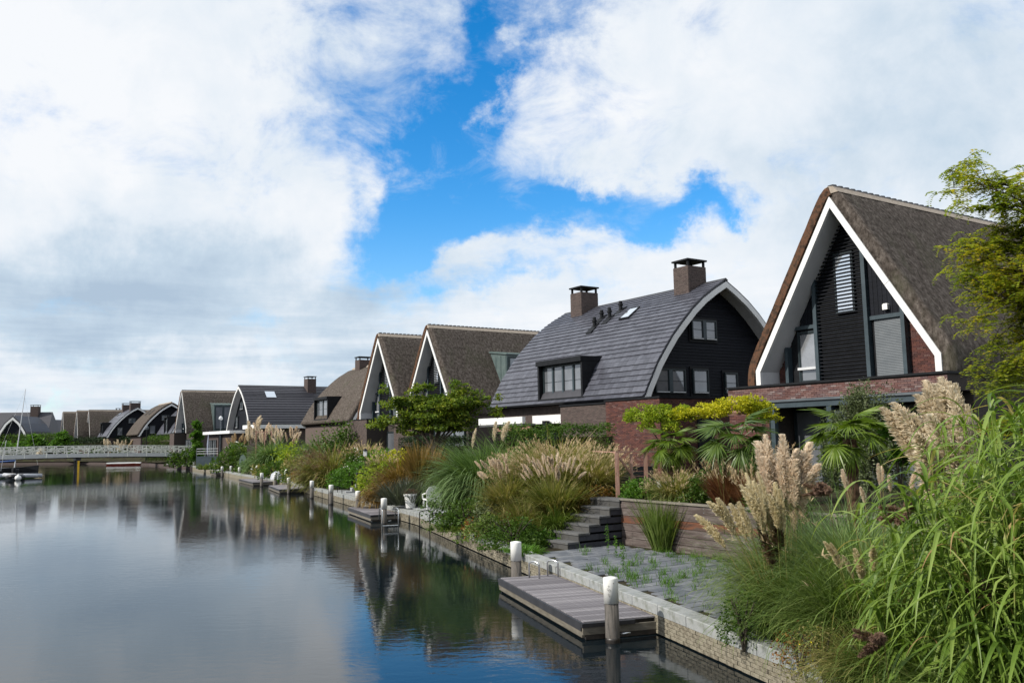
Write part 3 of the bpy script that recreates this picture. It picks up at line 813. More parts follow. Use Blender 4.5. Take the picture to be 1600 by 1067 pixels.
def resample(poly, step):
    out = [poly[0]]
    for a, b_ in zip(poly, poly[1:]):
        l = math.hypot(b_[0] - a[0], b_[1] - a[1]); n = max(1, int(round(l / step)))
        for i in range(1, n + 1): out.append((a[0] + (b_[0] - a[0]) * i / n, a[1] + (b_[1] - a[1]) * i / n))
    return out
def smoothed(poly, it):
    p = list(poly)
    for _ in range(it):
        p = [p[0]] + [((p[i - 1][0] + 2 * p[i][0] + p[i + 1][0]) / 4, (p[i - 1][1] + 2 * p[i][1] + p[i + 1][1]) / 4) for i in range(1, len(p) - 1)] + [p[-1]]
    return p
def sweep(outer, inner, y0, y1, ystep=None, rough=0.0, taper=None):
    """solid between two matching polylines"""
    n = len(outer); ny = 1 if not ystep else max(1, int((y1 - y0) / ystep))
    m = MB(); vs = []
    for j in range(ny + 1):
        y = y0 + (y1 - y0) * j / ny
        for i, p in enumerate(outer):
            r_ = random.uniform(-rough, rough) if rough else 0
            vs.append((p[0] + r_ * .7, y + (random.uniform(-rough, rough) * .8 if j in (0, ny) else 0), p[1] + r_))
    no_ = len(vs)
    for j in (0, 1):
        for p in inner: vs.append((p[0], y0 if j == 0 else y1, p[1]))
    fs = []
    for j in range(ny):
        for i in range(n - 1):
            a = j * n + i; fs.append((a, a + n, a + n + 1, a + 1))
    I0, I1 = no_, no_ + n
    for i in range(n - 1):
        fs.append((I0 + i, I0 + i + 1, I1 + i + 1, I1 + i))                 # underside
        fs.append((i, i + 1, I0 + i + 1, I0 + i))                           # front
        b_ = ny * n + i; fs.append((b_ + 1, b_, I1 + i, I1 + i + 1))        # back
    lft = [j * n for j in range(ny + 1)]; fs.append(tuple([I0] + [I1] + lft[::-1]))
    rgt = [j * n + n - 1 for j in range(ny + 1)]; fs.append(tuple([I1 + n - 1, I0 + n - 1] + rgt))
    return m.add(vs, fs)
def inner_z(prof, x):
    """height of a roof profile at x"""
    best = None
    for a, b_ in zip(prof, prof[1:]):
        if min(a[0], b_[0]) - 1e-6 <= x <= max(a[0], b_[0]) + 1e-6 and abs(a[0] - b_[0]) > 1e-6:
            z = a[1] + (b_[1] - a[1]) * (x - a[0]) / (b_[0] - a[0]); best = z if best is None else max(best, z)
    return best if best is not None else prof[0][1]
def inner_x(prof, z):
    xs = []
    for a, b_ in zip(prof, prof[1:]):
        if min(a[1], b_[1]) <= z <= max(a[1], b_[1]) and abs(a[1] - b_[1]) > 1e-6:
            xs.append(a[0] + (b_[0] - a[0]) * (z - a[1]) / (b_[1] - a[1]))
    return (min(xs), max(xs)) if len(xs) >= 2 else None

brick_unit = {}
def brick_panel(parent, mat_b, x0, x1, z0, z1, y, facing=-1, axis='x', clip=None, name='bricks', back=True, single=0):
    """coursed bricks standing a few millimetres proud of the mortar; axis 'x' faces -y, axis 'y' faces -x"""
    rest = MB(); h, l = .062, .215; r_ = 0; z = z0; cnt = 0
    while z + h * .6 < z1:
        x = x0 - (l / 2 if r_ % 2 else 0)
        while x < x1:
            a, b_ = max(x0, x) + .005, min(x1, x + l) - .005
            if b_ - a > .03 and (clip is None or clip((a + b_) / 2, z + h)):
                d = random.uniform(.010, .018); zt = min(z1, z + h) - .010
                if axis == 'x':
                    vs = [(a, y, z), (b_, y, z), (b_, y, zt), (a, y, zt), (a, y - d, z), (b_, y - d, z), (b_, y - d, zt), (a, y - d, zt)]
                    fs = [(4, 5, 6, 7), (7, 6, 2, 3), (0, 1, 5, 4), (1, 2, 6, 5), (3, 0, 4, 7)]
                else:
                    vs = [(y, a, z), (y, b_, z), (y, b_, zt), (y, a, zt), (y - d, a, z), (y - d, b_, z), (y - d, b_, zt), (y - d, a, zt)]
                    fs = [(7, 6, 5, 4), (3, 2, 6, 7), (4, 5, 1, 0), (5, 6, 2, 1), (7, 4, 0, 3)]
                if cnt < single:
                    mb = MB(); mb.add(vs, fs); mb.build('brick', mat_b, parent); cnt += 1
                else: rest.add(vs, fs)
            x += l
        z += h; r_ += 1
    if rest.v: stuff(rest.build(name, mat_b, parent))

def window(parent, x0, x1, z0, z1, y, lights=2, rails=1, loc=None, rz=0.0, frame='frame_dark', sill=True, surround=.10, mullion=.16, curtain=False):
    """casement window facing -y: frame with one pane per light, glazing bars, sill"""
    f = MB()
    for (a, b_, c, d) in ((x0, x1, z0, z0 + .06), (x0, x1, z1 - .06, z1), (x0, x0 + .06, z0 + .061, z1 - .061), (x1 - .06, x1, z0 + .061, z1 - .061)):
        f.box(a, b_, y - .05, y + .06, c, d)
    w = (x1 - x0 - .12 - mullion * (lights - 1)) / lights
    fr = f.build('window', M[frame], parent, loc, rz)
    for i in range(lights):
        a = x0 + .06 + i * (w + mullion)
        if i < lights - 1:
            mb = MB(); mb.box(a + w, a + w + mullion, y - .06, y + .05, z0 + .061, z1 - .061); mb.build('mullion', M['steel'], fr)
        g_ = MB(); g_.box(a + .03, a + w - .03, y + .0, y + .015, z0 + .09, z1 - .09); g_.build('pane', M['glass'], fr)
        s_ = MB()
        for (p, q, r_, t) in ((a, a + w, z0 + .061, z0 + .10), (a, a + w, z1 - .10, z1 - .061), (a, a + .04, z0 + .101, z1 - .101), (a + w - .04, a + w, z0 + .101, z1 - .101)): s_.box(p, q, y - .03, y + .03, r_, t)
        for k_ in range(rails):
            zz = z0 + (z1 - z0) * (k_ + 1) / (rails + 1)
            s_.box(a + .041, a + w - .041, y - .015, y - .001, zz - .012, zz + .012)
        s_.build('sash', M[frame], fr)
        if sill:
            mb = MB(); mb.box(a + .0, a + w - .0, y - .075, y - .051, z0 + .03, z0 + .075); mb.build('sill', M['sill'], fr)
        if curtain:
            mb = MB(); mb.box(a + .05, a + .05 + w * .25, y - .006, y - .002, z0 + .11, z1 - .11); mb.build('curtain', M['curtain'], fr)
    return fr

def chimney(parent, x, y, z0, z1, w=1.3, d=.95, mat_b='brick', bricks=True):
    c = MB(); c.box(x - w / 2, x + w / 2, y - d / 2, y + d / 2, z0, z1)
    ch = c.build('chimney', M['mortar_dark'] if bricks else M['wall_far'], parent)
    if bricks:
        brick_panel(ch, M[mat_b], x - w / 2, x + w / 2, z0, z1, y - d / 2, name='bricks')
        brick_panel(ch, M[mat_b], y - d / 2, y + d / 2, z0, z1, x - w / 2, axis='y', name='bricks')
    m = MB()
    for sx in (-1, 1):
        for sy in (-1, 1):
            m.box(x + sx * (w / 2 - .08) - .05, x + sx * (w / 2 - .08) + .05, y + sy * (d / 2 - .08) - .05, y + sy * (d / 2 - .08) + .05, z1, z1 + .28)
    m.box(x - w / 2 - .06, x + w / 2 + .06, y - d / 2 - .06, y + d / 2 + .06, z1 + .28, z1 + .36)
    m.build('chimney_cowl', M['black'], ch)
    return ch

def skylight(parent, prof, xx, y0, y1, w, mat='glass_sky'):
    """roof window lying on the slope at x = xx, between y0 and y1"""
    z0, z1 = inner_z(prof, xx), inner_z(prof, xx + w)
    m = MB()
    d = Vector((w, 0, z1 - z0)).normalized(); nn = Vector((-d.z, 0, d.x))
    def P(u, v, h): q = Vector((xx, 0, z0)) + d * (u * w) + nn * h; return (q.x, v, q.z)
    m.add([P(0, y0, 0), P(1, y0, 0), P(1, y1, 0), P(0, y1, 0), P(0, y0, .09), P(1, y0, .09), P(1, y1, .09), P(0, y1, .09)], [(0, 1, 5, 4), (1, 2, 6, 5), (2, 3, 7, 6), (3, 0, 4, 7), (4, 5, 6, 7)])
    f = m.build('skylight', M['black'], parent)
    g_ = MB(); g_.add([P(.08, y0 + .09, .095), P(.92, y0 + .09, .095), P(.92, y1 - .09, .095), P(.08, y1 - .09, .095)], [(0, 1, 2, 3)]); g_.build('pane', M[mat], f)

# ------------------------------------------------------------------ steep thatched house (gable towards the canal)
def a_frame(name, label, px, py, L_=13.0, detail=2, front='glazed', dormer=None, group='thatched houses with a steep white-edged gable', box_w=8.33, chim=None):
    """px, py: plan position of the parapet's left corner; local x across, y into the house, z = height above the garden (1.7)"""
    root = thing(name, label, 'house', (px, py, 1.7), math.atan2(-D1[1], -D1[0]), group)
    cx, HW = 4.36, 3.5
    P0 = [(cx - HW, 3.30), (cx - HW, 4.0), (cx, 9.62), (cx + HW, 4.0), (cx + HW, 3.30)]
    y0, yf = .6, 1.6
    step = .3 if detail > 1 else .9
    # thatch
    base = resample(P0, step)
    outer = smoothed([(x, min(z, 9.98)) for x, z in resample(offset(P0, .36), step)], 3)
    k_ = min(len(base), len(outer)); 
    if len(base) != len(outer):
        # match counts by arc length
        def at_arc(poly, n):
            ls = [0]
            for a, b_ in zip(poly, poly[1:]): ls.append(ls[-1] + math.hypot(b_[0] - a[0], b_[1] - a[1]))
            out = []
            for i in range(n):
                t = ls[-1] * i / (n - 1)
                j = max(0, min(len(ls) - 2, next((q for q in range(len(ls) - 1) if ls[q + 1] >= t - 1e-9), len(ls) - 2)))
                f = (t - ls[j]) / max(1e-9, ls[j + 1] - ls[j])
                out.append((poly[j][0] + (poly[j + 1][0] - poly[j][0]) * f, poly[j][1] + (poly[j + 1][1] - poly[j][1]) * f))
            return out
        nn_ = len(outer); base = at_arc(base, nn_)
    sweep(outer, base, y0 + .015, L_, step, .012 if detail > 1 else .02).build('thatched_roof', M['thatch'], root, smooth=(detail > 1))
    # cut edge of the reed: a thick verge, browner than the slopes
    v_out = smoothed([(x, min(z, 9.99)) for x, z in resample(offset(P0, .37), step)], 3); v_out = [p for p in v_out if p[0] <= cx + .05]
    v_in = offset(v_out, -.30)
    sweep(v_out, v_in, y0 - .06, y0 + .012, None, .012).build('thatch_verge', M['thatch_edge'], root)
    # white bargeboard and soffit
    I0 = offset(P0, -.20)
    sweep(P0, I0, y0 - .03, y0 + .10).build('bargeboard', M['white'], root)
    if detail > 1:
        for (ja, jb) in ((.43, 1), (.43, 2)):
            a, b_ = (P0[1], P0[2]) if jb == 1 else (P0[3], P0[2])
            px_, pz_ = a[0] + (b_[0] - a[0]) * ja, a[1] + (b_[1] - a[1]) * ja
            ux, uz = (b_[0] - a[0]), (b_[1] - a[1]); l_ = math.hypot(ux, uz); ux /= l_; uz /= l_
            ix, iz = (uz, -ux) if jb == 1 else (-uz, ux)
            m = MB(); m.prism([(px_, pz_), (px_ + ux * .012, pz_ + uz * .012), (px_ + ux * .012 + ix * .2, pz_ + uz * .012 + iz * .2), (px_ + ix * .2, pz_ + iz * .2)], y0 - .033, y0 - .028)
            m.build('board_joint', M['beam'], root)
    S_ = offset(P0, -.03)
    sweep(S_, offset(P0, -.19), y0 + .103, yf + .05).build('soffit', M['soffit'], root)
    # ridge
    zt = max(p[1] for p in outer)
    m = MB(); m.prism([(cx - .36, zt - .22), (cx - .16, zt + .01), (cx, zt + .04), (cx + .16, zt + .01), (cx + .36, zt - .22)], y0 - .02, L_)
    m.build('ridge_bedding', M['ridge_mortar'], root)
    if detail > 0:
        rm_ = MB(); rm_.add([(-.21, 0, -.16), (-.09, 0, .03), (.09, 0, .03), (.21, 0, -.16), (-.21, .20, -.14), (-.09, .20, .05), (.09, .20, .05), (.21, .20, -.14)], [(0, 1, 5, 4), (1, 2, 6, 5), (2, 3, 7, 6), (0, 3, 2, 1), (4, 5, 6, 7)])
        me = bpy.data.meshes.new('ridge_tile'); me.from_pydata(rm_.v, [], rm_.f); me.materials.append(M['ridge_tile'])
        for i in range(int((L_ - y0) / .34)): inst(me, 'ridge_tile', root, (cx, y0 + .08 + i * .34, zt + .075))
    # gable wall
    In = offset(P0, -.205)
    zb = 3.42
    gp = [(p[0], max(p[1], zb)) for p in In]
    m = MB(); m.prism(gp, yf, yf + .2); m.build('gable_wall', M['mortar_dark'] if detail else M['wall_far'], root)
    bm2 = M['brick']
    Lx, Rx = 1.62, 6.22
    if detail > 1:
        clip = lambda x, z: z < inner_z(In, x)
        brick_panel(root, bm2, cx - HW + .22, Lx - .06, zb, 5.6, yf, clip=clip); brick_panel(root, bm2, Rx + .06, cx + HW - .22, zb, 6.5, yf, clip=clip)
    # posts of the timber bay
    for x, w in ((Lx, .13), (2.93, .14), (4.92, .14), (Rx, .13)):
        ztop = inner_z(In, x) - .02
        m = MB(); m.box(x - w / 2, x + w / 2, yf - .26, yf - .003, zb, ztop + .25 if x in (2.93,) else ztop); m.build('gable_post', M['steel'], root)
    # louvred bay
    LX0, LX1 = 3.01, 4.84
    m = MB(); z = zb + .02
    pts = [(LX0, zb)]; 
    m.prism([(LX0, zb + .005), (LX1, zb + .005), (LX1, inner_z(In, LX1) - .02), (cx, 9.62 - .42), (LX0, inner_z(In, LX0) - .02)], yf - .07, yf - .004); m.build('louver_backing', M['black'], root)
    if detail > 1:
        wnd = window(root, 3.75, 4.5, 5.75, 7.85, yf - .13, 1, 1, frame='frame_dark', sill=False)
        pn = MB(); pn.box(3.84, 4.42, yf - .185, yf - .165, 5.82, 7.75); pn.build('pane', M['glass_sky'], root)
    sp = .125 if detail > 1 else .3
    z = zb + .05
    while z < 9.0:
        xr = inner_x(In, z)
        a, b_ = LX0 + .0, LX1 - .0
        if xr: a, b_ = max(a, xr[0] + .02), min(b_, xr[1] - .02)
        if b_ - a > .08:
            m = MB(); m.add([(a, yf - .19, z), (b_, yf - .19, z), (b_, yf - .235, z + .022), (a, yf - .235, z + .022), (a, yf - .15, z + .045), (b_, yf - .15, z + .045), (b_, yf - .19, z + .062), (a, yf - .19, z + .062)],
                            [(3, 2, 1, 0), (0, 1, 5, 4), (4, 5, 6, 7), (3, 7, 6, 2), (0, 4, 7, 3), (1, 2, 6, 5)])
            m.build('louver_slat', M['louver'], root)
        z += sp
    # side bays: vertical boards above, window / shutter below
    for (a, b_, kind) in ((Lx + .07, 2.86, 'win'), (4.99, Rx - .07, 'shut')):
        zb2 = 5.52
        m = MB(); m.box(a, b_, yf - .16, yf - .005, zb2 - .13, zb2); m.build('bay_beam', M['steel'], root)
        n = 7 if detail > 1 else 3
        for i in range(n):
            xa, xb = a + (b_ - a) * i / n, a + (b_ - a) * (i + 1) / n - .012
            za, zb_ = inner_z(In, xa) - .03, inner_z(In, xb) - .03
            if min(za, zb_) > zb2 + .05:
                m = MB(); m.prism([(xa, zb2 + .002), (xb, zb2 + .002), (xb, zb_), (xa, za)], yf - .10, yf - .004); m.build('gable_board', M['black_board'], root)
        if kind == 'win':
            m = MB(); m.box(a, b_, yf - .02, yf - .004, zb + .02, zb2 - .131); m.build('bay_panel', M['black'], root)
            window(root, a + .35, b_ - .02, zb + .06, zb2 - .2, yf - .07, 1, 0, frame='frame_dark', sill=False)
            pn = MB(); pn.box(a + .46, b_ - .12, yf - .10, yf - .09, 4.02, zb2 - .32); pn.build('pane', M['glass_mid'], root)
            m = MB(); m.box(a + .36, b_, yf - .20, yf - .14, 3.95, 4.04); m.build('guard_rail', M['sill'], root)
        else:
            if detail > 1:
                zz = zb + .02
                while zz < zb2 - .15:
                    m = MB(); m.add([(a + .12, yf - .09, zz), (b_, yf - .09, zz), (b_, yf - .075, zz + .05), (a + .12, yf - .075, zz + .05)], [(0, 1, 2, 3)])
                    m.build('shutter_slat', M['shutter'], root); zz += .052
                m = MB(); m.box(a, b_, yf - .05, yf - .004, zb + .02, zb2 - .131); m.build('shutter_backing', M['black'], root)
            else:
                m = MB(); m.box(a, b_, yf - .05, yf - .004, zb + .02, zb2 - .131); m.build('bay_panel', M['black'], root)
    if detail > 1:
        t = MB(); t.bev(5.54, 5.72, yf - .24, yf - .101, 5.66, 5.86, .03); t.build('outdoor_lamp', M['plastic_white'], root)
    # ground floor box with brick parapet
    m = MB()
    if front == 'glazed':
        m.box(0, box_w, .02, L_ - .5, 2.88, 3.36); m.box(0.02, 1.85, .02, L_ - .5, -.9, 2.879); m.box(1.85, box_w, 1.3, L_ - .5, -.9, 2.879); m.build('wall', M['mortar_dark'], root)
        brick_panel(root, M['brick_band'], 0, box_w, 2.885, 3.35, .02, name='parapet_bricks', single=290)
        brick_panel(root, M['brick'], 0.02, 1.83, .0, 2.87, .02)
        m = MB(); m.box(-.06, box_w + .05, -.05, L_ - .45, 3.362, 3.43); m.build('parapet_cap', M['black'], root)
        m = MB(); m.box(1.84, box_w, -.03, .25, 2.60, 2.872); m.build('lintel', M['steel'], root)
        m = MB(); m.box(1.84, box_w, -.10, -.032, 2.80, 2.874); m.build('gutter', M['shutter'], root)
        for x in (2.0, 4.3, 6.6, box_w - .1):
            m = MB(); m.box(x - .09, x + .09, -.01, .17, -.2, 2.598); m.build('column', M['steel'], root)
        for (a, b_) in ((1.95, 3.1), (3.15, 4.2), (4.3, 5.9), (5.95, 7.5)):
            window(root, a, b_, -.2, 2.55, 1.22, 1 if b_ - a < 1.3 else 2, 1, sill=False, mullion=.1)
    else:
        m = MB(); m.box(0, box_w, .02, 4.0, -1.2, 3.36); m.box(box_w, 8.2, 1.7, L_ - .4, -1.2, 3.36); m.box(.4, box_w - .01, 4.01, L_ - .4, -1.2, 3.36); m.build('wall', M['mortar_dark'], root)
        brick_panel(root, M['brick_grey'], 0, box_w, -.8, 3.35, .02)
        m = MB(); m.box(-.05, box_w + .05, -.04, 4.05, 3.362, 3.42); m.build('parapet_cap', M['black'], root)
        if detail: window(root, box_w + .3, 7.9, -.1, 2.4, 1.6, 3, 0, sill=False)
        m = MB(); m.box(8.2, 8.28, 2, L_ - .4, -.5, 3.3); m.build('side_wall', M['brick_grey'], root)
    if dormer:
        ya, yb, zl, zh = dormer
        xo = inner_x(outer, zl)[1]; xh = inner_x(outer, zh)[1]
        w1_ = xo + .12
        m = MB()
        m.prism([(xh - .3, zl), (w1_, zl), (w1_, zh - .35), (xh - .35, zh)], ya, yb)
        d_ = m.build('zinc_dormer', M['zinc'], root)
        m = MB(); m.prism([(xh - .55, zh + .02), (w1_ + .14, zh - .36), (w1_ + .14, zh - .28), (xh - .55, zh + .11)], ya - .1, yb + .1); m.build('dormer_roof', M['zinc'], d_)
        for q in np.linspace(ya - .02, yb - .02, 6):
            m = MB(); m.prism([(xh - .45, zh + .105), (w1_ + .13, zh - .281), (w1_ + .13, zh - .24), (xh - .45, zh + .145)], q, q + .035); m.build('standing_seam', M['zinc'], d_)
        for q in np.linspace(xh + .15, w1_ - .1, 4):
            m = MB(); m.box(q, q + .03, ya - .035, ya - .001, max(zl + .02, inner_z(outer, q)), zh - .4); m.build('standing_seam', M['zinc'], d_)
        window(d_, 0, yb - ya - .3, zl + .2, zh - .5, 0, 2, 0, loc=(w1_ + .07, ya + .15, 0), rz=math.pi / 2, sill=False)
    if chim:
        chimney(root, cx + chim[0], chim[1], zt - 1.2, zt + .55, 1.1, .9, 'brick', detail > 1)
    return root

# ------------------------------------------------------------------ house under a curved (pointed-arch) roof
ARCH = [(-5.62, 3.42), (-5.47, 3.57), (-5.30, 3.93), (-5.04, 4.36), (-4.66, 5.02), (-4.19, 5.66), (-3.62, 6.38), (-2.98, 7.04), (-2.30, 7.70), (-1.56, 8.30), (-.78, 8.80), (0, 9.23)]
ARCH = ARCH + [(-x, z) for x, z in ARCH[-2::-1]]
def arch_house(name, label, px, py, rz, L_=13.3, cover='tile', detail=2, group='houses under curved roofs', scale=1.0, dormer=None, chimneys=(), flip=False, gable='boards', skylights=(), annex=None, base_mat_='brick', verge='white'):
    """px, py: plan position of the gable centre; local x across (camera side negative), y along the ridge"""
    root = thing(name, label, 'house', (px, py, 1.7), rz, group)
    P0 = [(x, z) for x, z in ARCH]
    th = .10 if cover == 'tile' else .34
    outer = offset(P0, th)
    if cover == 'tile':
        sweep(outer, P0, 0.02, L_ - .02).build('roof_deck', M['slate_far'], root)
        if detail > 1:
            # courses of tiles on the visible slope
            ls = [0]; o2 = offset(P0, th + .012)
            half = o2[:12]
            for a, b_ in zip(half, half[1:]): ls.append(ls[-1] + math.hypot(b_[0] - a[0], b_[1] - a[1]))
            def at(t):
                j = next((q for q in range(len(ls) - 1) if ls[q + 1] >= t), len(ls) - 2)
                f = (t - ls[j]) / (ls[j + 1] - ls[j])
                return half[j][0] + (half[j + 1][0] - half[j][0]) * f, half[j][1] + (half[j + 1][1] - half[j][1]) * f, math.atan2(half[j + 1][1] - half[j][1], half[j + 1][0] - half[j][0])
            NR, NCc = 27, 43
            g_ = ls[-1] / NR; w_ = (L_ + .04) / NCc
            tm = MB(); tm.add([(-.02, 0, .052), (g_ * 1.06, 0, .004), (g_ * 1.06, w_ - .006, .004), (-.02, w_ - .006, .052), (-.02, 0, .0), (-.02, w_ - .006, .0), (g_ * 1.06, 0, -.02), (g_ * 1.06, w_ - .006, -.02)],
                              [(0, 1, 2, 3), (4, 0, 3, 5), (4, 6, 1, 0), (3, 2, 7, 5)])
            tme = bpy.data.meshes.new('roof_tile'); tme.from_pydata(tm.v, [], tm.f); tme.materials.append(M['slate'])
            rest = MB(); cnt = 0
            for c_ in range(NCc):
                for r_ in range(NR):
                    x, z, a = at(r_ * g_ + .001); y = -.02 + c_ * w_
                    if dormer and dormer[0] - .05 < y + w_ / 2 < dormer[1] + .05 and x > -5.62 and x < -3.2 and z < dormer[3]: continue
                    rot = Euler((random.uniform(-.006, .006), -a + random.uniform(-.006, .006), random.uniform(-.004, .004)))
                    if cnt < 300: inst(tme, 'roof_tile', root, (x, y, z), rot); cnt += 1
                    else:
                        mt = Matrix.Translation((x, y, z)) @ rot.to_matrix().to_4x4()
                        rest.add([mt @ Vector(v) for v in tm.v], tm.f)
            stuff(rest.build('roof_tiles', M['slate'], root))
        else:
            NR = 22 if detail else 14
            half = offset(P0, th)
            rs = resample(half[:12], 8.4 / NR)
            for (a, b_) in zip(rs, rs[1:]):
                dx, dz = b_[0] - a[0], b_[1] - a[1]; l = math.hypot(dx, dz); nx, nz = -dz / l, dx / l
                m = MB(); m.prism([a, (a[0] + nx * .05, a[1] + nz * .05), (b_[0] + nx * .012, b_[1] + nz * .012), b_][::-1], .0, L_)
                m.build('tile_course', M['slate' if detail else 'slate_far'], root)
        m = MB(); m.prism([(-.16, 9.30), (0, 9.42), (.16, 9.30), (0, 9.2)], -.02, L_ + .02); m.build('ridge_cap', M['ridge_tile'], root)
    else:
        o3 = smoothed(resample(offset(P0, th), .35), 2)
        def at_arc(poly, n):
            ls = [0]
            for a, b_ in zip(poly, poly[1:]): ls.append(ls[-1] + math.hypot(b_[0] - a[0], b_[1] - a[1]))
            out = []
            for i in range(n):
                t = ls[-1] * i / (n - 1)
                j = next((q for q in range(len(ls) - 1) if ls[q + 1] >= t - 1e-9), len(ls) - 2)
                f = (t - ls[j]) / max(1e-9, ls[j + 1] - ls[j])
                out.append((poly[j][0] + (poly[j + 1][0] - poly[j][0]) * f, poly[j][1] + (poly[j + 1][1] - poly[j][1]) * f))
            return out
        sweep(o3, at_arc(P0, len(o3)), -.04, L_, .5, .02).build('thatched_roof', M['thatch'], root, smooth=True)
        m = MB(); m.prism([(-.25, 9.35), (0, 9.68), (.25, 9.35)], -.02, L_); m.build('ridge_bedding', M['ridge_mortar'], root)
    # bargeboards + soffit + gable at the front; plain closing gable at the back
    I0 = offset(P0, -.26)
    sweep(P0, I0, -.04, .12).build('bargeboard', M[verge], root)
    sweep(offset(P0, -.02), offset(P0, -.16), .123, .95).build('soffit', M['soffit'], root)
    sweep(P0, I0, L_ - .12, L_ + .03).build('rear_bargeboard', M['white'], root)
    In = offset(P0, -.17)
    gp = [(p[0], max(p[1], 3.2)) for p in In]
    yg = .85
    m = MB(); m.prism(gp, yg, yg + .2); m.prism(gp, L_ - .5, L_ - .3); m.build('gable_wall', M['black'] if gable == 'boards' else M['mortar_dark'], root)
    if gable == 'boards':
        sp = .15 if detail > 1 else .35
        z = 3.2
        while z < 8.9:
            xr = inner_x(In, z + .01) or (-5.3, 5.3)
            xr2 = inner_x(In, min(z + sp, 8.95)) or xr
            a, b_ = max(xr[0], xr2[0]) + .0, min(xr[1], xr2[1])
            if b_ - a > .3:
                m = MB(); m.add([(a, yg - .035, z), (b_, yg - .035, z), (b_, yg - .008, z + sp), (a, yg - .008, z + sp), (a, yg, z), (b_, yg, z)], [(0, 1, 2, 3), (1, 0, 4, 5)])
                m.build('gable_board', M['black_board'], root)
            z += sp
    elif detail:
        brick_panel(root, M[base_mat_], -5.2, 5.2, 3.2, 9, yg, clip=lambda x, z: z < inner_z(In, x))
    # body
    m = MB(); m.box(-5.05, 5.05, yg + .02, L_ - .32, -1.0, 3.41); m.build('wall', M['wall_far'], root)
    if detail:
        ws = ((-1.75, -.05, 6.36, 7.36, 2), (-4.25, -2.30, 3.72, 4.88, 2), (-1.8, -.75, 3.72, 4.92, 1), (.4, 1.3, 3.75, 4.8, 1)) if detail > 1 else ((-1.6, -.2, 6.2, 7.2, 2), (-3.6, -2.6, 3.8, 5.3, 1), (1.2, 2.6, 3.8, 5.3, 1))
        for (a, b_, c, d_, n) in ws:
            m = MB(); m.box(a - .12, b_ + .12, yg - .08, yg - .037, c - .12, d_ + .12); m.build('window_surround', M['black'], root)
            window(root, a, b_, c, d_, yg - .13, n, 1, mullion=.22)
    for (cx_, cy_, w, d_) in chimneys:
        zc = inner_z(outer, cx_)
        chimney(root, cx_, cy_, zc - .9, 10.25, w, d_, 'brick_grey' if cover == 'tile' else 'brick', detail > 1)
    for (sx, ya, yb, w) in skylights: skylight(root, offset(P0, th + .03), sx, ya, yb, w)
    if dormer:
        ya, yb, zl, zh = dormer
        xo = inner_x(outer, zl)[0] - .12; xh = inner_x(outer, zh)[0] + .25
        m = MB(); m.prism([(xo, zl - .1), (xo, zh), (xh, zh + .05), (xh, zl - .1)][::-1], ya, ya + .14); m.prism([(xo, zl - .1), (xo, zh), (xh, zh + .05), (xh, zl - .1)][::-1], yb - .14, yb)
        m.prism([(xo - .1, zh), (xo - .1, zh + .26), (xh, zh + .28), (xh, zh + .05)][::-1], ya - .02, yb + .02)
        m.prism([(xo, zl - .26), (xo, zl - .101), (xo + .6, zl - .101), (xo + .6, zl - .26)][::-1], ya, yb)
        m.prism([(xo + .35, zl - .1), (xo + .35, zh), (xo + .5, zh), (xo + .5, zl - .1)][::-1], ya + .141, yb - .141)
        d2_ = m.build('dormer', M['black'], root)
        window(d2_, 0, yb - ya - .36, zl - .08, zh - .02, 0, 4 if detail > 1 else 2, 1, loc=(xo + .28, yb - .18, 0), rz=-math.pi / 2, mullion=.12)
        m = MB(); m.box(xo + .10, xo + .24, ya + .2, yb - .2, zl - .1, zl - .06); m.build('window_ledge', M['sill'], d2_)
    return root

# ------------------------------------------------------------------ the near houses
H1 = a_frame('thatched_house', 'nearest steep thatched house with black louvred gable above a red brick parapet, at right', 7.89, 31.51, 14.0, 2)
# curved tile house
g0 = (6.61 + D1[0] * .3 + D2[0] * 4.97, 38.82 + D1[1] * .3 + D2[1] * 4.97)
H2 = arch_house('curved_roof_house', 'curved dark-tiled house with two brick chimneys, four roof vents and a black boarded gable', g0[0], g0[1], math.atan2(D2[1], D2[0]), 13.3,
                'tile', 2, chimneys=((-.35, 2.1, 1.25, 1.05), (-.35, 10.9, 1.25, 1.05)), dormer=(4.55, 8.45, 3.85, 5.5), skylights=((-2.35, 4.6, 5.4, 1.05),))
for (x, y, h) in ((-2.5, 7.3, .55), (-2.0, 6.6, .6), (-1.9, 7.4, .5), (-1.45, 6.3, .55)):
    z = inner_z(offset(ARCH, .12), x)
    m = MB(); m.lathe([(.10, z - .2), (.10, z + h * .55), (.14, z + h * .56), (.14, z + h * .72), (.10, z + h * .74), (.10, z + h)], 12, (x, y))
    m.prism([(x - .45, z - .38), (x - .45, z - .30), (x + .15, z + .22), (x + .3, z + .22), (x + .1, z - .1)], y - .22, y + .22)
    m.build('roof_vent', M['black'], H2)
# its brick annex, standing in front of the curved roof
AP = (6.35, 37.27)
an = thing('brick_annex', 'flat-topped red brick annex in front of the curved tiled house', 'annex', (AP[0], AP[1], 1.7), math.atan2(D2[1], D2[0]))
m = MB(); m.box(.02, 6.2, .02, 3.7, -1.0, 3.36); m.box(.25, 6.2, 3.7, 7.6, -1.0, 3.28); m.build('wall', M['mortar_dark'], an)
brick_panel(an, M['brick'], .02, 6.2, -.6, 3.35, .02, name='end_bricks')
brick_panel(an, M['brick'], .02, 3.7, -.6, 3.35, .02, axis='y', name='side_bricks')
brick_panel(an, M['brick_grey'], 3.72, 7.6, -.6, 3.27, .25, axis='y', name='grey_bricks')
m = MB(); m.box(-.05, 6.2, -.05, 3.75, 3.362, 3.44); m.build('parapet_cap', M['black'], an)
m = MB(); m.box(.18, 6.2, 3.76, 7.65, 3.282, 3.36); m.build('parapet_cap', M['black'], an)
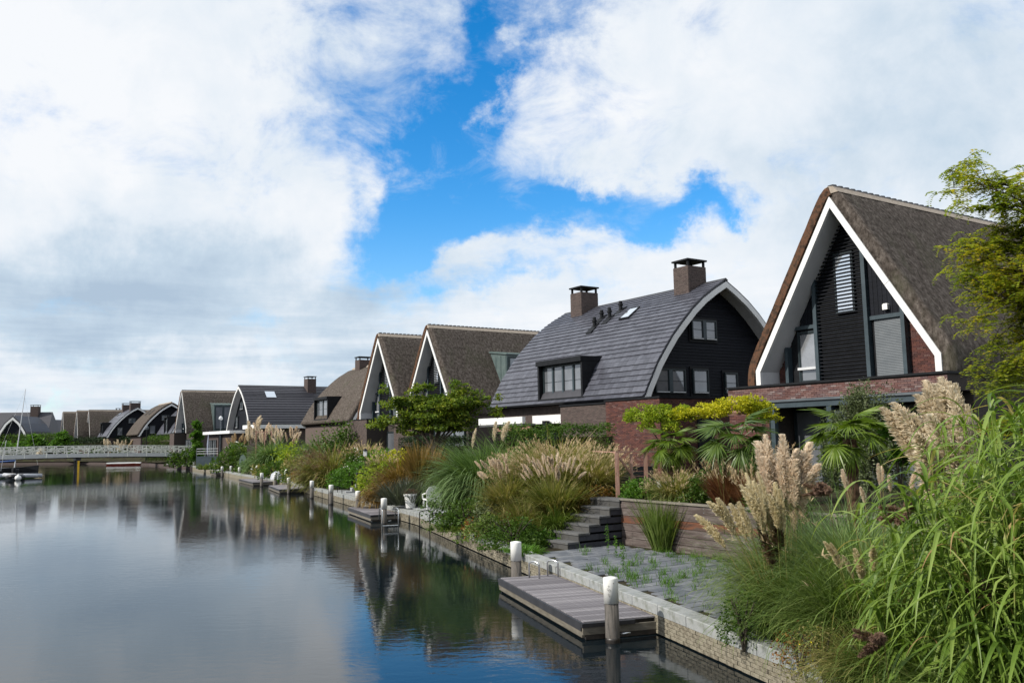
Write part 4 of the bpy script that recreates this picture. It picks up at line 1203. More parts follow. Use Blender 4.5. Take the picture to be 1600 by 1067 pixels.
m = MB(); m.box(2.2, 3.1, -.06, .0, -.6, 2.6); m.build('dark_door', M['black'], an)
# low link wing with white fascia further left
lw = thing('garden_canopy', 'low dark wing with a bright white fascia left of the brick annex', 'canopy', (AP[0] + D1[0] * 7.7, AP[1] + D1[1] * 7.7, 1.7), math.atan2(D2[1], D2[0]))
m = MB(); m.box(.35, .55, .0, 2.6, 2.46, 2.90); m.build('white_fascia', M['white'], lw)
m = MB(); m.box(-.5, -.3, 2.3, 6.8, 2.5, 2.86); m.build('white_fascia', M['white'], lw)
m = MB(); m.box(-.45, 4, 2.31, 6.8, 2.4, 2.495); m.box(.56, 4, 0, 2.3, 2.5, 2.9); m.build('roof_slab', M['roof_flat'], lw)
m = MB(); m.box(1.4, 1.6, .0, 7, -1, 2.39); m.build('wall', M['black'], lw)
for i in range(5):
    m = MB(); m.box(.9, 1.38, .1 + i * .01, 2.4, .1 + i * .42, .48 + i * .42); m.build('cladding_board', M['black_board'], lw)
m = MB(); m.box(-.30, -.15, 1.9, 5.4, 2.12, 2.34); m.build('timber_beam', M['timber_pink'], lw)
m = MB(); m.lathe([(.2, -1), (.2, 2.6)], 14, (.1, 1.0)); m.build('dark_pillar', M['black'], lw)

# ------------------------------------------------------------------ houses further along
def af_at(ax, ay): return ax - D2[0] * .6 + D1[0] * 4.36, ay - D2[1] * .6 + D1[1] * 4.36
q = af_at(-6.1, 61.3); H4 = a_frame('thatched_house', 'thatched house with a green-grey zinc dormer, left of the curved tiled house', q[0], q[1], 13.5, 2, 'solid', dormer=(5.0, 7.8, 4.6, 8.0), box_w=3.2)
q = af_at(-10.35, 65.8); H3 = a_frame('thatched_house', 'thatched house with a grey brick box below its gable, behind the garden tree', q[0], q[1], 12.5, 2, 'solid', box_w=3.6)
RZ2 = math.atan2(D2[1], D2[0]); RZ1 = math.atan2(-D1[1], -D1[0])
# thatched curved house
H5 = arch_house('curved_thatch_house', 'curved thatched house with a red brick chimney and a black dormer', -14.93 + D2[0] * 5.47, 79.68 + D2[1] * 5.47, RZ2, 13.0, 'thatch', 1, chimneys=((-.1, 9.8, 1.5, 1.2),), dormer=(5.6, 9.4, 4.1, 5.9), gable='brick')
m = MB(); m.box(-5.3, -5.06, .2, 13, -1.2, 3.3); m.build('side_wall', M['brick_grey'], H5)
# tiled arch gable facing the canal
H6 = arch_house('curved_roof_house', 'tiled house whose pointed-arch gable faces the canal, with one chimney and a square skylight', -36.4, 113.7, RZ1, 15.5, 'tile', 1, verge='white', skylights=())
for (x0, y0, y1) in ((1.6, 3.0, 4.3),):
    P_ = offset(ARCH, .14); z0, z1 = inner_z(P_, x0 + 1.0), inner_z(P_, x0)
    m = MB(); m.add([(x0 + 1.0, y0, z0 + .1), (x0 + 1.0, y1, z0 + .1), (x0, y1, z1 + .1), (x0, y0, z1 + .1)], [(0, 1, 2, 3)]); m.build('skylight', M['glass_sky'], H6)
NR = 22; half = offset(ARCH, .10)[::-1][:12]; rs = resample(half, 8.4 / NR)
def right_courses(root, L_, matn='slate_far'):
    for (a, b_) in zip(rs, rs[1:]):
        dx, dz = b_[0] - a[0], b_[1] - a[1]; l = math.hypot(dx, dz); nx, nz = dz / l, -dx / l
        if nz < 0: nx, nz = -nx, -nz
        m = MB(); m.prism([a, (a[0] + nx * .07, a[1] + nz * .07), (b_[0] + nx * .012, b_[1] + nz * .012), b_], .0, L_)
        m.build('tile_course', M[matn], root)
right_courses(H6, 15.5)
chimney(H6, .9, 9.5, 8.0, 10.35, 1.5, 1.2, 'brick_grey', False)
for dy in (0, .0):
    pass
m = MB()
m.box(3.2, 5.9, 9.0, 13.2, 3.9, 6.2); m.build('dormer', M['black'], H6)
window(H6, 0, 1.8, 4.3, 5.7, 0, 1, 1, loc=(5.93, 9.6, 0), rz=math.pi / 2); window(H6, 0, 1.2, 4.3, 5.7, 0, 1, 1, loc=(5.93, 11.7, 0), rz=math.pi / 2)
for (x, y) in ((2.2, 12.2), (2.8, 12.0), (3.4, 12.2)):
    z = inner_z(offset(ARCH, .12), x); m = MB(); m.lathe([(.14, z - .2), (.14, z + .6), (.22, z + .62), (.22, z + .8), (.1, z + .9)], 10, (x, y)); m.build('roof_vent', M['black'], H6)
# its flat wings with white bands
t = thing('garden_room', 'flat-roofed garden room with a wide white fascia before the arch gable house', 'garden room', (-30.0, 100.0, 1.7), RZ2)
m = MB(); m.box(0, 6.2, 0, 4, -1, 3.4); m.build('wall', M['wall_far'], t)
m = MB(); m.box(-.3, 6.5, -.5, 4, 3.4, 3.85); m.build('white_fascia', M['white'], t)
m = MB(); m.box(-.32, 6.52, -.52, 4.02, 3.852, 3.95); m.build('roof_slab', M['black'], t)
for yy in (.0, 2.2):
    m = MB(); m.box(yy, yy + .1, -.4, -.3, -1.2, 3.39); m.build('thin_column', M['white'], t)
t = thing('garden_room', 'flat-roofed dark room with a thin white edge at the foot of the arch gable', 'garden room', (-38.8, 112.6, 1.7), RZ1)
m = MB(); m.box(0, 12.0, -1, 1.0, -1, 2.9); m.build('wall', M['wall_far'], t)
m = MB(); m.box(-.6, 12.3, -1.6, 1.1, 2.9, 3.25); m.build('white_fascia', M['white'], t)
for a_ in (.6, 2.6): window(t, a_, a_ + 1.6, -.4, 2.2, -1.08, 2, 0, sill=False)
# thatched with dormer
q = af_at(-48.3, 125.0); H7 = a_frame('thatched_house', 'thatched house with a zinc dormer just right of the footbridge end', q[0], q[1], 12.0, 1, 'solid', dormer=(4.3, 6.9, 3.6, 7.6), box_w=3.0)
# smaller far houses
H8 = arch_house('curved_roof_house', 'far curved tile roof half hidden behind the thatched gable house, with a dark dormer', -54.0, 150.5, RZ2, 12, 'tile', 1, dormer=(2.6, 5.4, 3.7, 6.4))
H9 = arch_house('curved_thatch_house', 'far brown thatched house with two roof slits and a white verge', -63.6, 160.0, RZ2, 12, 'thatch', 1, gable='boards')
for yy in (4.2, 8.0):
    P_ = offset(ARCH, .36); z0, z1 = inner_z(P_, -3.2), inner_z(P_, -2.1)
    m = MB(); m.add([(-3.2, yy, z0 + .06), (-2.1, yy, z1 + .06), (-2.1, yy + .9, z1 + .06), (-3.2, yy + .9, z0 + .06)], [(0, 1, 2, 3)]); m.build('roof_slit', M['black'], H9)
H10 = arch_house('curved_roof_house', 'far pale curved tile roof with two chimneys and a black dormer, above the bridge', -76.0, 174.0, RZ2, 13, 'tile', 1, chimneys=((-.3, 1.6, 1.9, 1.5), (-.3, 11.0, 1.9, 1.5)), dormer=(7.0, 9.8, 4.0, 6.2), skylights=((-2.3, 9.6, 10.8, 1.0),))
for (ax, ay, lab, ch) in ((-92.9, 188.0, 'far thatched gable house nearest the pale curved roof', (.2, 10.5)), (-96.5, 190.0, 'middle one of three far thatched gables above the bridge', None), (-102.7, 196.0, 'leftmost of three far thatched gables above the bridge', (1.0, 12.0))):
    q = af_at(ax, ay); a_frame('thatched_house', lab, q[0], q[1], 13.0, 0, 'solid', box_w=3.0, chim=ch)
H14 = thing('brick_house', 'far small red brick gable house under a dark pitched roof', 'house', (-113.5, 208, 1.2), R(-20))
m = MB(); m.prism([(-4.5, -1), (4.5, -1), (4.5, 4.2), (0, 8.2), (-4.5, 4.2)], 0, 9); m.build('wall', M['brick'], H14)
m = MB(); m.prism([(-5, 3.8), (0, 8.3), (5, 3.8), (5, 4.2), (0, 8.75), (-5, 4.2)], -.4, 9.4); m.build('roof', M['slate_far'], H14)
window(H14, -1.5, 1.5, 1, 2.8, -.1, 2, 0); window(H14, -1.0, 1.0, 4.2, 5.4, -.1, 1, 0)
H15 = thing('slate_house', 'wide dark slate-roofed house with one chimney at the far left', 'house', (-140.2, 190, 1.5), R(8))
m = MB(); m.box(0, 34, 0, 10, -1, 3.2); m.build('wall', M['wall_far'], H15)
m = MB(); m.add([(-.5, -.6, 3.0), (35.0, -.6, 3.0), (34.2, 5, 9.9), (.5, 5, 9.9), (-.5, 10.6, 3.0), (35.0, 10.6, 3.0)], [(0, 1, 2, 3), (2, 1, 5), (3, 2, 5, 4), (0, 3, 4), (0, 4, 5, 1)]); m.build('roof', M['slate_far'], H15)
chimney(H15, 30.6, 4.6, 8.4, 11.2, 1.7, 1.5, 'brick', False)
m = MB(); m.add([(29.0, 2.0, 6.36), (30.2, 2.0, 6.36), (30.2, 2.9, 7.4), (29.0, 2.9, 7.4)], [(0, 1, 2, 3)]); m.build('skylight', M['glass_sky'], H15)
m = MB(); m.lathe([(.2, 9), (.2, 10.5)], 8, (20.0, 5)); m.build('roof_vent', M['black'], H15)
# arch gable standing before it
t = thing('arch_gable_house', 'black arched gable with a white edge in front of the far left slate roof', 'house', (-106.9, 184.0, 1.2), R(6))
AG = [(-3.3, .8), (-3.2, 3.6), (-2.6, 5.4), (-1.5, 7.2), (0, 8.6), (1.5, 7.2), (2.6, 5.4), (3.2, 3.6), (3.3, .8)]
sweep(AG, offset(AG, -.4), -.5, 0).build('bargeboard', M['white'], t)
sweep(offset(AG, .25), offset(AG, .01), -.4, 12).build('roof', M['slate_far'], t)
m = MB(); m.prism(offset(AG, -.3), .01, 11.5); m.build('gable_wall', M['black_board'], t)
window(t, -2.2, -.3, .9, 2.6, -.1, 2, 0); window(t, .3, 2.2, .9, 2.6, -.1, 2, 0)

# ------------------------------------------------------------------ vegetation builders
def blades(n, base, az, L_, tilt, droop, w, segs=5, twist=.6, pw=1.4):
    """arching blades; base (n,3); arrays or scalars for the rest -> verts, quads"""
    n = int(n)
    full = lambda q: np.broadcast_to(np.asarray(q, float), (n,)).copy()
    az, L_, tilt, droop, w = map(full, (az, L_, tilt, droop, w))
    p = np.array(base, float).reshape(-1, 3) * np.ones((n, 3)); p = p.copy()
    ca, sa = np.cos(az), np.sin(az)
    ta = az + math.pi / 2 + rng.uniform(-twist, twist, n)
    side = np.stack([np.cos(ta), np.sin(ta), rng.uniform(-.25, .25, n)], 1)
    V = np.zeros((n, segs + 1, 2, 3))
    prof = np.array([.55] + [1.0 - .85 * (i / segs) ** 2.2 for i in range(1, segs)] + [.04])
    for i in range(segs + 1):
        ww = (w * prof[i] / 2)[:, None] * side
        V[:, i, 0] = p - ww; V[:, i, 1] = p + ww
        if i < segs:
            t = (i + .5) / segs
            th = tilt + droop * t ** pw
            st_ = (L_ / segs)[:, None]
            p = p + st_ * np.stack([np.sin(th) * ca, np.sin(th) * sa, np.cos(th)], 1)
    idx = np.arange(n * (segs + 1) * 2).reshape(n, segs + 1, 2)
    F = np.stack([idx[:, :-1, 0], idx[:, :-1, 1], idx[:, 1:, 1], idx[:, 1:, 0]], -1).reshape(-1, 4)
    return V.reshape(-1, 3), F, p
def join_np(parts):
    vs, fs, o_ = [], [], 0
    for v, f in parts: vs.append(v); fs.append(f + o_); o_ += len(v)
    return np.concatenate(vs), np.concatenate(fs)
def disc(n, r):
    a = rng.uniform(0, 2 * math.pi, n); q = r * np.sqrt(rng.uniform(0, 1, n))
    return a, np.stack([q * np.cos(a), q * np.sin(a), np.zeros(n)], 1), q
def leaves(n, pos, size, nrm=None, aspect=.5, flat=.5):
    """folded rhombic leaves (two quads each) at pos"""
    n = len(pos)
    size = np.broadcast_to(np.asarray(size, float), (n,)) * rng.uniform(.65, 1.25, n)
    d = rng.normal(size=(n, 3)); d[:, 2] *= flat
    if nrm is not None: d = d * .8 + nrm * .6
    d /= np.linalg.norm(d, axis=1)[:, None] + 1e-9
    u = rng.normal(size=(n, 3)); s_ = np.cross(d, u); s_ /= np.linalg.norm(s_, axis=1)[:, None] + 1e-9
    up = np.cross(s_, d)
    l = size[:, None]; w = l * aspect / 2
    a = pos; b_ = pos + d * l * .5 + up * l * .08; c = pos + d * l - up * l * .12
    V = np.stack([a, b_ + s_ * w, c, b_ - s_ * w], 1)
    idx = np.arange(n * 4).reshape(n, 4)
    return V.reshape(-1, 3), idx
def lump_points(n, rx, ry, rz, nl, seed_rough=.35, zc=0.0, hollow=.55):
    """points clustered on many small lumps that fill an uneven dome"""
    c = rng.normal(size=(nl, 3)); c /= np.linalg.norm(c, axis=1)[:, None]; c[:, 2] = np.abs(c[:, 2]) * 1.05 - .15
    c *= rng.uniform(hollow, .92, nl)[:, None]
    lr = rng.uniform(.20, .42, nl)
    k_ = rng.integers(0, nl, n)
    q = rng.normal(size=(n, 3)); q /= np.linalg.norm(q, axis=1)[:, None]
    q2 = q * rng.uniform(.5, 1.0, n)[:, None] ** .6
    p = c[k_] + q2 * lr[k_][:, None]
    nr = q * .7 + p * .5
    p = p * np.array([rx, ry, rz]); p[:, 2] += zc
    return p, nr / (np.linalg.norm(nr, axis=1)[:, None] + 1e-9)
def place(x, y, z=None): return (x, y, ground(x, y) - .02 if z is None else z)

def grass(label, x, y, h, r, mat, n=1600, w=.012, droop=1.6, tilt=.55, heads=None, nh=0, hl=.18, name='ornamental_grass', group=None, z=None, lean=None, segs=5, hh=1.0, cat='grass clump', rb=.35):
    root = thing(name, label, cat, place(x, y, z), 0, group)
    w0 = w; w = max(w, y * .00115); n = int(n * min(1.0, (w0 / w) ** .8)) if n > 400 else n
    if heads and hl < y * .0085: hl = y * .0085
    # the clump is made of many small tufts, so it shows light and dark between them
    nt = max(7, int(30 * r)); ta = rng.uniform(0, 2 * math.pi, nt); tq = r * rb * np.sqrt(rng.uniform(0, 1, nt)); th_ = rng.uniform(.72, 1.12, nt)
    a, b_, q = disc(n, r * rb)
    ti = rng.integers(0, nt, n); b_ = np.stack([tq[ti] * np.cos(ta[ti]), tq[ti] * np.sin(ta[ti]), np.zeros(n)], 1) + rng.normal(0, .03 + .03 * r, (n, 3)) * np.array([1, 1, 0])
    a = np.arctan2(b_[:, 1], b_[:, 0]); q = np.minimum(np.hypot(b_[:, 0], b_[:, 1]), r * rb * 1.2)
    az_ = a + rng.normal(0, .75, n) + rng.normal(0, .4, nt)[ti]
    if lean is not None: az_ = np.where(rng.uniform(0, 1, n) < .55, lean + rng.normal(0, .6, n), az_)
    tl = tilt * (q / (r * rb)) * rng.uniform(.5, 1.2, n) + rng.uniform(.0, .12, n)
    Lr = h * rng.uniform(.6, 1.15, n) * th_[ti] * (1 + .25 * droop / 2)
    v, f, _ = blades(n, b_, az_, Lr, tl, rng.uniform(.25, 1.25, n) * droop, w * rng.uniform(.6, 1.3, n), segs)
    v[:, 2] = np.maximum(v[:, 2], -.35)
    o_ = link('foliage', mesh_np('foliage', v, f, L[mat]), None, root); stuff(o_)
    if heads:
        a, b_, q = disc(nh, r * rb)
        az_ = a + rng.normal(0, .4, nh)
        if lean is not None: az_ = np.where(rng.uniform(0, 1, nh) < .6, lean + rng.normal(0, .5, nh), az_)
        L2 = h * hh * rng.uniform(.8, 1.2, nh)
        tl2 = tilt * (q / (r * rb)) * rng.uniform(.6, 1.1, nh) * 1.1 + .03; dr2 = rng.uniform(.3, .9, nh) * droop * .5
        v, f, tip = blades(nh, b_, az_, L2, tl2, dr2, w * .55, 4)
        parts = []
        k_ = 11
        tt = np.repeat(np.arange(nh), k_); n2 = len(tt)
        ang = tl2 + dr2
        dirv = np.stack([np.sin(ang) * np.cos(az_), np.sin(ang) * np.sin(az_), np.cos(ang)], 1)
        pos = tip[tt] - dirv[tt] * (rng.uniform(0, hl, n2))[:, None]
        hv, hf, _ = blades(n2, pos, az_[tt] + rng.normal(0, 1.3, n2), hl * .42, ang[tt] * rng.uniform(.2, 1.3, n2) + rng.normal(0, .25, n2), .5, hl * .075, 2)
        link('stalks', mesh_np('stalks', v, f, L['grass_tan']), None, root)['kind'] = 'stuff'
        stuff(link('seed_heads', mesh_np('seed_heads', hv, hf, L[heads]), None, root))
    return root

def shrub(label, x, y, rx, rz, mat, n=2200, size=.07, ry=None, name='shrub', z=None, group=None, cat='shrub', nl=None, flowers=None, nf=0, aspect=.5, fs=.06):
    ry = ry or rx
    s0_ = size; size = max(size, y * .0036); n = int(n * min(1.0, (s0_ / size) ** 1.5)) if n > 300 else n
    p, nr = lump_points(n, rx, ry, rz, nl or 26, zc=rz * .18)
    p[:, 2] = np.maximum(p[:, 2], .0)
    v, f = leaves(n, p, size, nr, aspect)
    root = thing(name, label, cat, place(x, y, z), 0, group)
    stuff(link('foliage', mesh_np('foliage', v, f, L[mat]), None, root))
    mb = MB()
    for i in range(7):
        a = random.uniform(0, 6.28); e = random.uniform(.3, .75)
        mb.tube([(0, 0, -.1), (math.cos(a) * rx * e * .4, math.sin(a) * ry * e * .4, rz * .5), (math.cos(a) * rx * e, math.sin(a) * ry * e, rz * .95)], [.02 + rx * .012, .015 + rx * .006, .006], 5)
    mb.build('stems', M['bark'], root)
    if flowers:
        p, nr = lump_points(nf, rx * 1.05, ry * 1.05, rz * 1.05, 10, zc=rz * .3)
        v, f = leaves(nf, p, fs, nr, .9)
        stuff(link('flowers', mesh_np('flowers', v, f, L[flowers]), None, root))
    return root

def hedge(label, x0, y0, x1, y1, z0, z1, th, mat, size=.07, dens=420, name='hedge', rough=.08):
    """clipped hedge running from one ground point to another"""
    l = math.hypot(x1 - x0, y1 - y0); a = math.atan2(y1 - y0, x1 - x0)
    root = thing(name, label, 'hedge', (x0, y0, z0), a)
    hgt = z1 - z0
    area = l * hgt * 2 + l * th * 1.5; n = int(area * dens)
    w_ = rng.uniform(0, 1, n); p = np.zeros((n, 3)); p[:, 0] = rng.uniform(0, l, n)
    top = w_ < (l * th) / area * 1.6
    p[:, 1] = np.where(top, rng.uniform(-th / 2, th / 2, n), np.where(rng.uniform(0, 1, n) < .5, -th / 2, th / 2))
    p[:, 2] = np.where(top, hgt, rng.uniform(0, hgt, n))
    wob = .5 + .5 * np.sin(p[:, 0] * 2.3 + 1) * np.sin(p[:, 0] * 5.1 + p[:, 2] * 3)
    p += rng.normal(0, rough, (n, 3)); p[:, 2] += np.where(top, wob * rough * 1.5, 0); p[:, 1] *= .92 + .12 * wob
    v, f = leaves(n, p, size)
    stuff(link('foliage', mesh_np('foliage', v, f, L[mat]), None, root))
    mb = MB(); mb.box(.05, l - .05, -th * .30, th * .30, 0, hgt * .86); mb.build('branches', M['soil'], root)
    return root

def tree(label, x, y, trunk_h, lobes, mat, leaf=.12, n=9000, z=None, name='tree', tr=.09, nlimb=None, cat='tree'):
    """lobes: (dx, dy, dz, rx, ry, rz) crown masses relative to the foot"""
    leaf = max(leaf, y * .0038)
    root = thing(name, label, cat, place(x, y, z))
    mb = MB(); mb.tube([(0, 0, -.2), (.03, 0, trunk_h * .5), (0, .02, trunk_h)], [tr * 1.25, tr, tr * .85], 9); mb.build('trunk', M['bark'], root)
    tot = sum(l[3] * l[4] * l[5] for l in lobes) ; parts = []; mb = MB()
    for (dx, dy, dz, rx, ry, rz) in lobes:
        mb.tube([(0, 0, trunk_h * .9), (dx * .45, dy * .45, trunk_h + (dz - trunk_h) * .6), (dx, dy, dz)], [tr * .7, tr * .4, tr * .15], 6)
        k_ = int(n * rx * ry * rz / tot)
        nl = max(6, int(22 * (rx * rz) ** .5))
        c = rng.normal(size=(nl, 3)); c /= np.linalg.norm(c, axis=1)[:, None]; c *= rng.uniform(.45, .95, nl)[:, None]
        for q in c[:10]: mb.tube([(dx, dy, dz), (dx + q[0] * rx * .9, dy + q[1] * ry * .9, dz + q[2] * rz * .9)], [tr * .16, .008], 4)
        ii = rng.integers(0, nl, k_)
        p = c[ii] * np.array([rx, ry, rz]) + rng.normal(0, 1, (k_, 3)) * np.array([rx, ry, rz * .6]) * .15
        p += np.array([dx, dy, dz])
        parts.append(leaves(k_, p, leaf, None, .5, .6))
    mb.build('limbs', M['bark'], root)
    v, f = join_np(parts)
    stuff(link('crown', mesh_np('crown', v, f, L[mat]), None, root))
    return root

# plumes of the pampas grasses: shared meshes
def plume_mesh(seed, mat, n=520, fat=.13, nod=.25):
    fat *= 1.25
    r_ = np.random.default_rng(seed)
    t = r_.uniform(0, 1, n) ** .9
    ax = lambda q: np.stack([nod * q ** 2 * .6, 0 * q, q - nod * .12 * q ** 2], 1)
    a = r_.uniform(0, 2 * math.pi, n)
    rad = fat * np.sin(math.pi * np.clip(t * .80 + .13, 0, 1)) ** .75 * r_.uniform(.35, 1.1, n)
    p0 = ax(t); adv = r_.uniform(.05, .16, n)
    p2 = ax(np.minimum(t + adv, 1.08)) + np.stack([np.cos(a) * rad, np.sin(a) * rad, -rad * .1], 1)
    p1 = (p0 + p2) / 2 + np.stack([np.cos(a), np.sin(a), np.ones(n) * .6], 1) * (rad * .22)[:, None]
    w = r_.uniform(.010, .022, n)
    side = np.stack([-np.sin(a), np.cos(a), r_.uniform(-.6, .6, n)], 1)
    V = np.stack([p0 - side * (w * .6)[:, None], p0 + side * (w * .6)[:, None], p1 - side * w[:, None], p1 + side * w[:, None], p2 - side * (w * .3)[:, None], p2 + side * (w * .3)[:, None]], 1)
    idx = np.arange(n * 6).reshape(n, 6)
    F = np.concatenate([idx[:, [0, 1, 3, 2]], idx[:, [2, 3, 5, 4]]])
    return mesh_np('plume', V.reshape(-1, 3), F, L[mat])
PL = {}
for i, (k_, fat, n) in enumerate((('plume_cream', .135, 900), ('plume_pink', .125, 900), ('plume_yellow', .105, 900), ('plume_tan', .16, 420), ('plume_brown', .2, 420))):
    PL[k_] = [plume_mesh(10 * i + s_, k_, n, fat * f_, nd) for s_, f_, nd in ((1, 1.0, .12), (2, .8, .3), (3, 1.15, .4))]
stalk_me = None
def plumes(root, specs, mat, stalk=True):
    """specs: (base xyz, direction az, tilt from vertical, plume length, stalk length)"""
    for (bx, by, bz, a, tl, pl, sl) in specs:
        d = Vector((math.sin(tl) * math.cos(a), math.sin(tl) * math.sin(a), math.cos(tl)))
        b_ = Vector((bx, by, bz)); tip = b_ + d * sl
        me = random.choice(PL[mat])
        q = Matrix.Rotation(a, 4, 'Z') @ Matrix.Rotation(tl, 4, 'Y') @ Matrix.Rotation(random.uniform(-.6, .6), 4, 'Z')
        wdt = pl * random.uniform(.8, 1.15)
        o_ = inst(me, 'plume', root, tip, q.to_euler(), (wdt, wdt, pl))
        if stalk:
            mb = MB(); mb.tube([b_, b_ + d * sl * .6, tip + d * pl * .2], [.006, .005, .003], 4); mb.build('stalk', L['grass_tan'], o_ if False else root)

def pampas(label, x, y, h, r, mat, pm, specs, n=2600, w=.010, z=None, droop=2.0, lean=None, tilt=.6, name='pampas_grass'):
    root = grass(label, x, y, h, r, mat, n, w, droop, tilt, name=name, z=z, lean=lean, cat='pampas grass', segs=6)
    plumes(root, specs, pm); return root
def fan(n, rb, h0, h1, pl0, pl1, tl=.35, az0=None, spread=3.14, ph=.0, pz=0.0):
    out = []
    for i in range(n):
        a = random.uniform(0, 6.28) if az0 is None else az0 + random.uniform(-spread, spread)
        q = rb * math.sqrt(random.random())
        pl = random.uniform(pl0, pl1)
        out.append((math.cos(a) * q, math.sin(a) * q, pz, a, tl * random.uniform(.15, 1.0) + ph, pl, random.uniform(h0, h1) - pl))
    return out

# ------------------------------------------------------------------ right foreground: long-leaved reed clumps, leaf by leaf
def reed_leaf_mesh(seed):
    r_ = random.Random(seed)
    seg = 9; v = []; th = r_.uniform(.1, .5); dr = r_.uniform(2.1, 2.75); pw = r_.uniform(.6, 1.3); p = Vector((0, 0, 0)); tw = r_.uniform(-.5, .5)
    for i in range(seg + 1):
        t = i / seg
        w = (.62 + .38 * min(1, t * 5)) * (1 - max(0, t - .35) ** 1.6 * 1.95) * .5
        w = max(.02, w) * .040
        a = tw * t; s_ = Vector((math.sin(a) * .3, math.cos(a), math.sin(a) * .4)); ang = th + dr * (1 - math.exp(-pw * 3.2 * t))
        nrm = Vector((-math.cos(ang), 0, math.sin(ang)))
        v += [p - s_ * w, p + nrm * (-w * .28), p + s_ * w]
        p = p + Vector((math.sin(ang), 0, math.cos(ang))) / seg
    f = []
    for i in range(seg):
        a = i * 3; f += [(a, a + 1, a + 4, a + 3), (a + 1, a + 2, a + 5, a + 4)]
    me = bpy.data.meshes.new('leaf'); me.from_pydata([tuple(q) for q in v], [], f); me.materials.append(L['reed']); return me
RL = [reed_leaf_mesh(40 + i) for i in range(14)]
RLnp = [(np.array([tuple(v.co) for v in me.vertices]), np.array([tuple(p.vertices) for p in me.polygons])) for me in RL]
def reed_clump(label, x, y, h, r, stems=30, per=10, single=0, z=None, ll=(.85, 1.35)):
    root = thing('giant_reed_grass', label, 'tall grass', place(x, y, z), 0, 'giant reed clumps in the right foreground')
    sm = MB(); mass = []; cnt = 0; items = []
    for i in range(stems):
        a = random.uniform(0, 6.28); q = r * math.sqrt(random.random())
        bx, by = math.cos(a) * q, math.sin(a) * q
        hh = h * random.uniform(.55, 1.0); ln = random.uniform(0, .22)
        tip = Vector((bx + math.cos(a) * ln * hh, by + math.sin(a) * ln * hh, hh * .82))
        sm.tube([(bx, by, -.1), (bx + math.cos(a) * ln * hh * .35, by + math.sin(a) * ln * hh * .35, hh * .45), tip], [.011, .009, .005], 5)
        for k_ in range(per):
            t = random.uniform(.02, 1.0) if k_ else 1.0
            p = Vector((bx, by, 0)).lerp(tip, t); aa = random.uniform(0, 6.28); s_ = random.uniform(*ll) * (1.0 - .1 * t)
            items.append((p, aa, s_, random.uniform(-.22, .2)))
    items.sort(key=lambda e: (e[0].x + math.cos(e[1]) * .4) * .45 + (e[0].y + math.sin(e[1]) * .4) * .9)     # camera side first
    for (p, aa, s_, tl) in items:
        j = random.randrange(len(RL)); e = Euler((random.uniform(-.2, .2), tl, aa))
        if cnt < single: inst(RL[j], 'leaf', root, p, e, (s_, s_ * random.uniform(.8, 1.25), s_)); cnt += 1
        else:
            v, f = RLnp[j]; mt = np.array(e.to_matrix())
            mass.append(((v * s_) @ mt.T + np.array(p), f))
    sm.build('stems', L['reed'], root)
    if mass:
        v, f = join_np(mass); stuff(link('leaves', mesh_np('leaves', v, f, L['reed']), None, root))
    return root

# ------------------------------------------------------------------ right foreground planting
reed_clump('tallest broad-leaved reed clump at the right edge of the photo', 5.31, 9.00, 4.05, .42, 40, 12, 280)
reed_clump('broad-leaved reed clump in the lower right corner', 4.78, 8.70, 2.75, .38, 32, 10, 280)
reed_clump('broad-leaved reed clump left of the tallest one', 4.80, 9.30, 3.0, .40, 34, 11, 280)
reed_clump('leftmost low broad-leaved reed clump beside the fine grass', 4.49, 10.00, 2.0, .36, 30, 10, 250, ll=(.7, 1.1))
reed_clump('reed clump behind the others at the right, reaching up to the tree', 5.94, 10.60, 4.0, .50, 38, 11, 0)
reed_clump('reed clump behind the leftmost one, below the cream plumes', 5.17, 10.80, 2.35, .50, 32, 10, 0)
reed_clump('reed clump at the very right, cut off by the frame', 5.84, 9.00, 3.9, .4, 30, 10, 0)
# dry leaves among them
dl = thing('dry_reed_leaves', 'few pale dry leaves hanging in the reed clumps', 'dry leaves', place(4.58, 9.00))
for (dx, dy, dz, aa, s_) in ((-.3, -.5, 1.75, 3.6, .7), (-.35, -.45, 1.55, 2.7, .6), (-.25, -.5, 1.9, 4.0, .55), (.2, -.5, 1.2, 3.2, .6), (.45, -.5, .7, 4.1, .7), (-.5, -.4, .9, 3.4, .5)):
    o_ = inst(RL[3].copy(), 'dry_leaf', dl, (dx, dy, dz), (.1, .2, aa), (s_, s_ * .8, s_)); o_.data.materials.clear(); o_.data.materials.append(L['reed_dry'])

pampas('cream pampas grass with big plumes above the reeds', 6.67, 12.40, 2.1, .9, 'grass', 'plume_cream',
       fan(24, .26, 3.0, 3.65, .75, .95, .28, 3.3, .6, .02) + fan(16, .22, 3.3, 3.8, .7, .9, .14, 3.1, 1.4) + fan(7, .3, 2.6, 3.0, .7, .9, .35, 3.3, .6), 2400, .012)
pampas('pinkish upright pampas grass with a dense bundle of plumes behind the patio corner', 4.55, 14.60, 1.7, .9, 'grass', 'plume_pink',
       fan(18, .24, 2.45, 2.95, .70, .90, .04) + fan(12, .30, 2.0, 2.6, .65, .8, .05) + fan(5, .26, 1.8, 2.1, .55, .65, .08, 3.3, .8), 2600, .010)
pampas('low pampas grass at the patio edge with pale plumes fanning to the left', 4.16, 13.40, 1.1, .8, 'grass', 'plume_yellow',
       fan(11, .28, 1.95, 2.3, .50, .66, .45, 3.1, .5, .08) + fan(13, .32, 2.0, 2.4, .5, .68, .14, 2.8, 1.5), 4800, .015, droop=2.0, tilt=.7, lean=.7)
plumes(bpy.data.objects['pampas_grass.002'] if 'pampas_grass.002' in bpy.data.objects else None, fan(7, .3, 1.45, 1.8, .45, .6, .25, 2.6, 1.2), 'plume_brown', False)
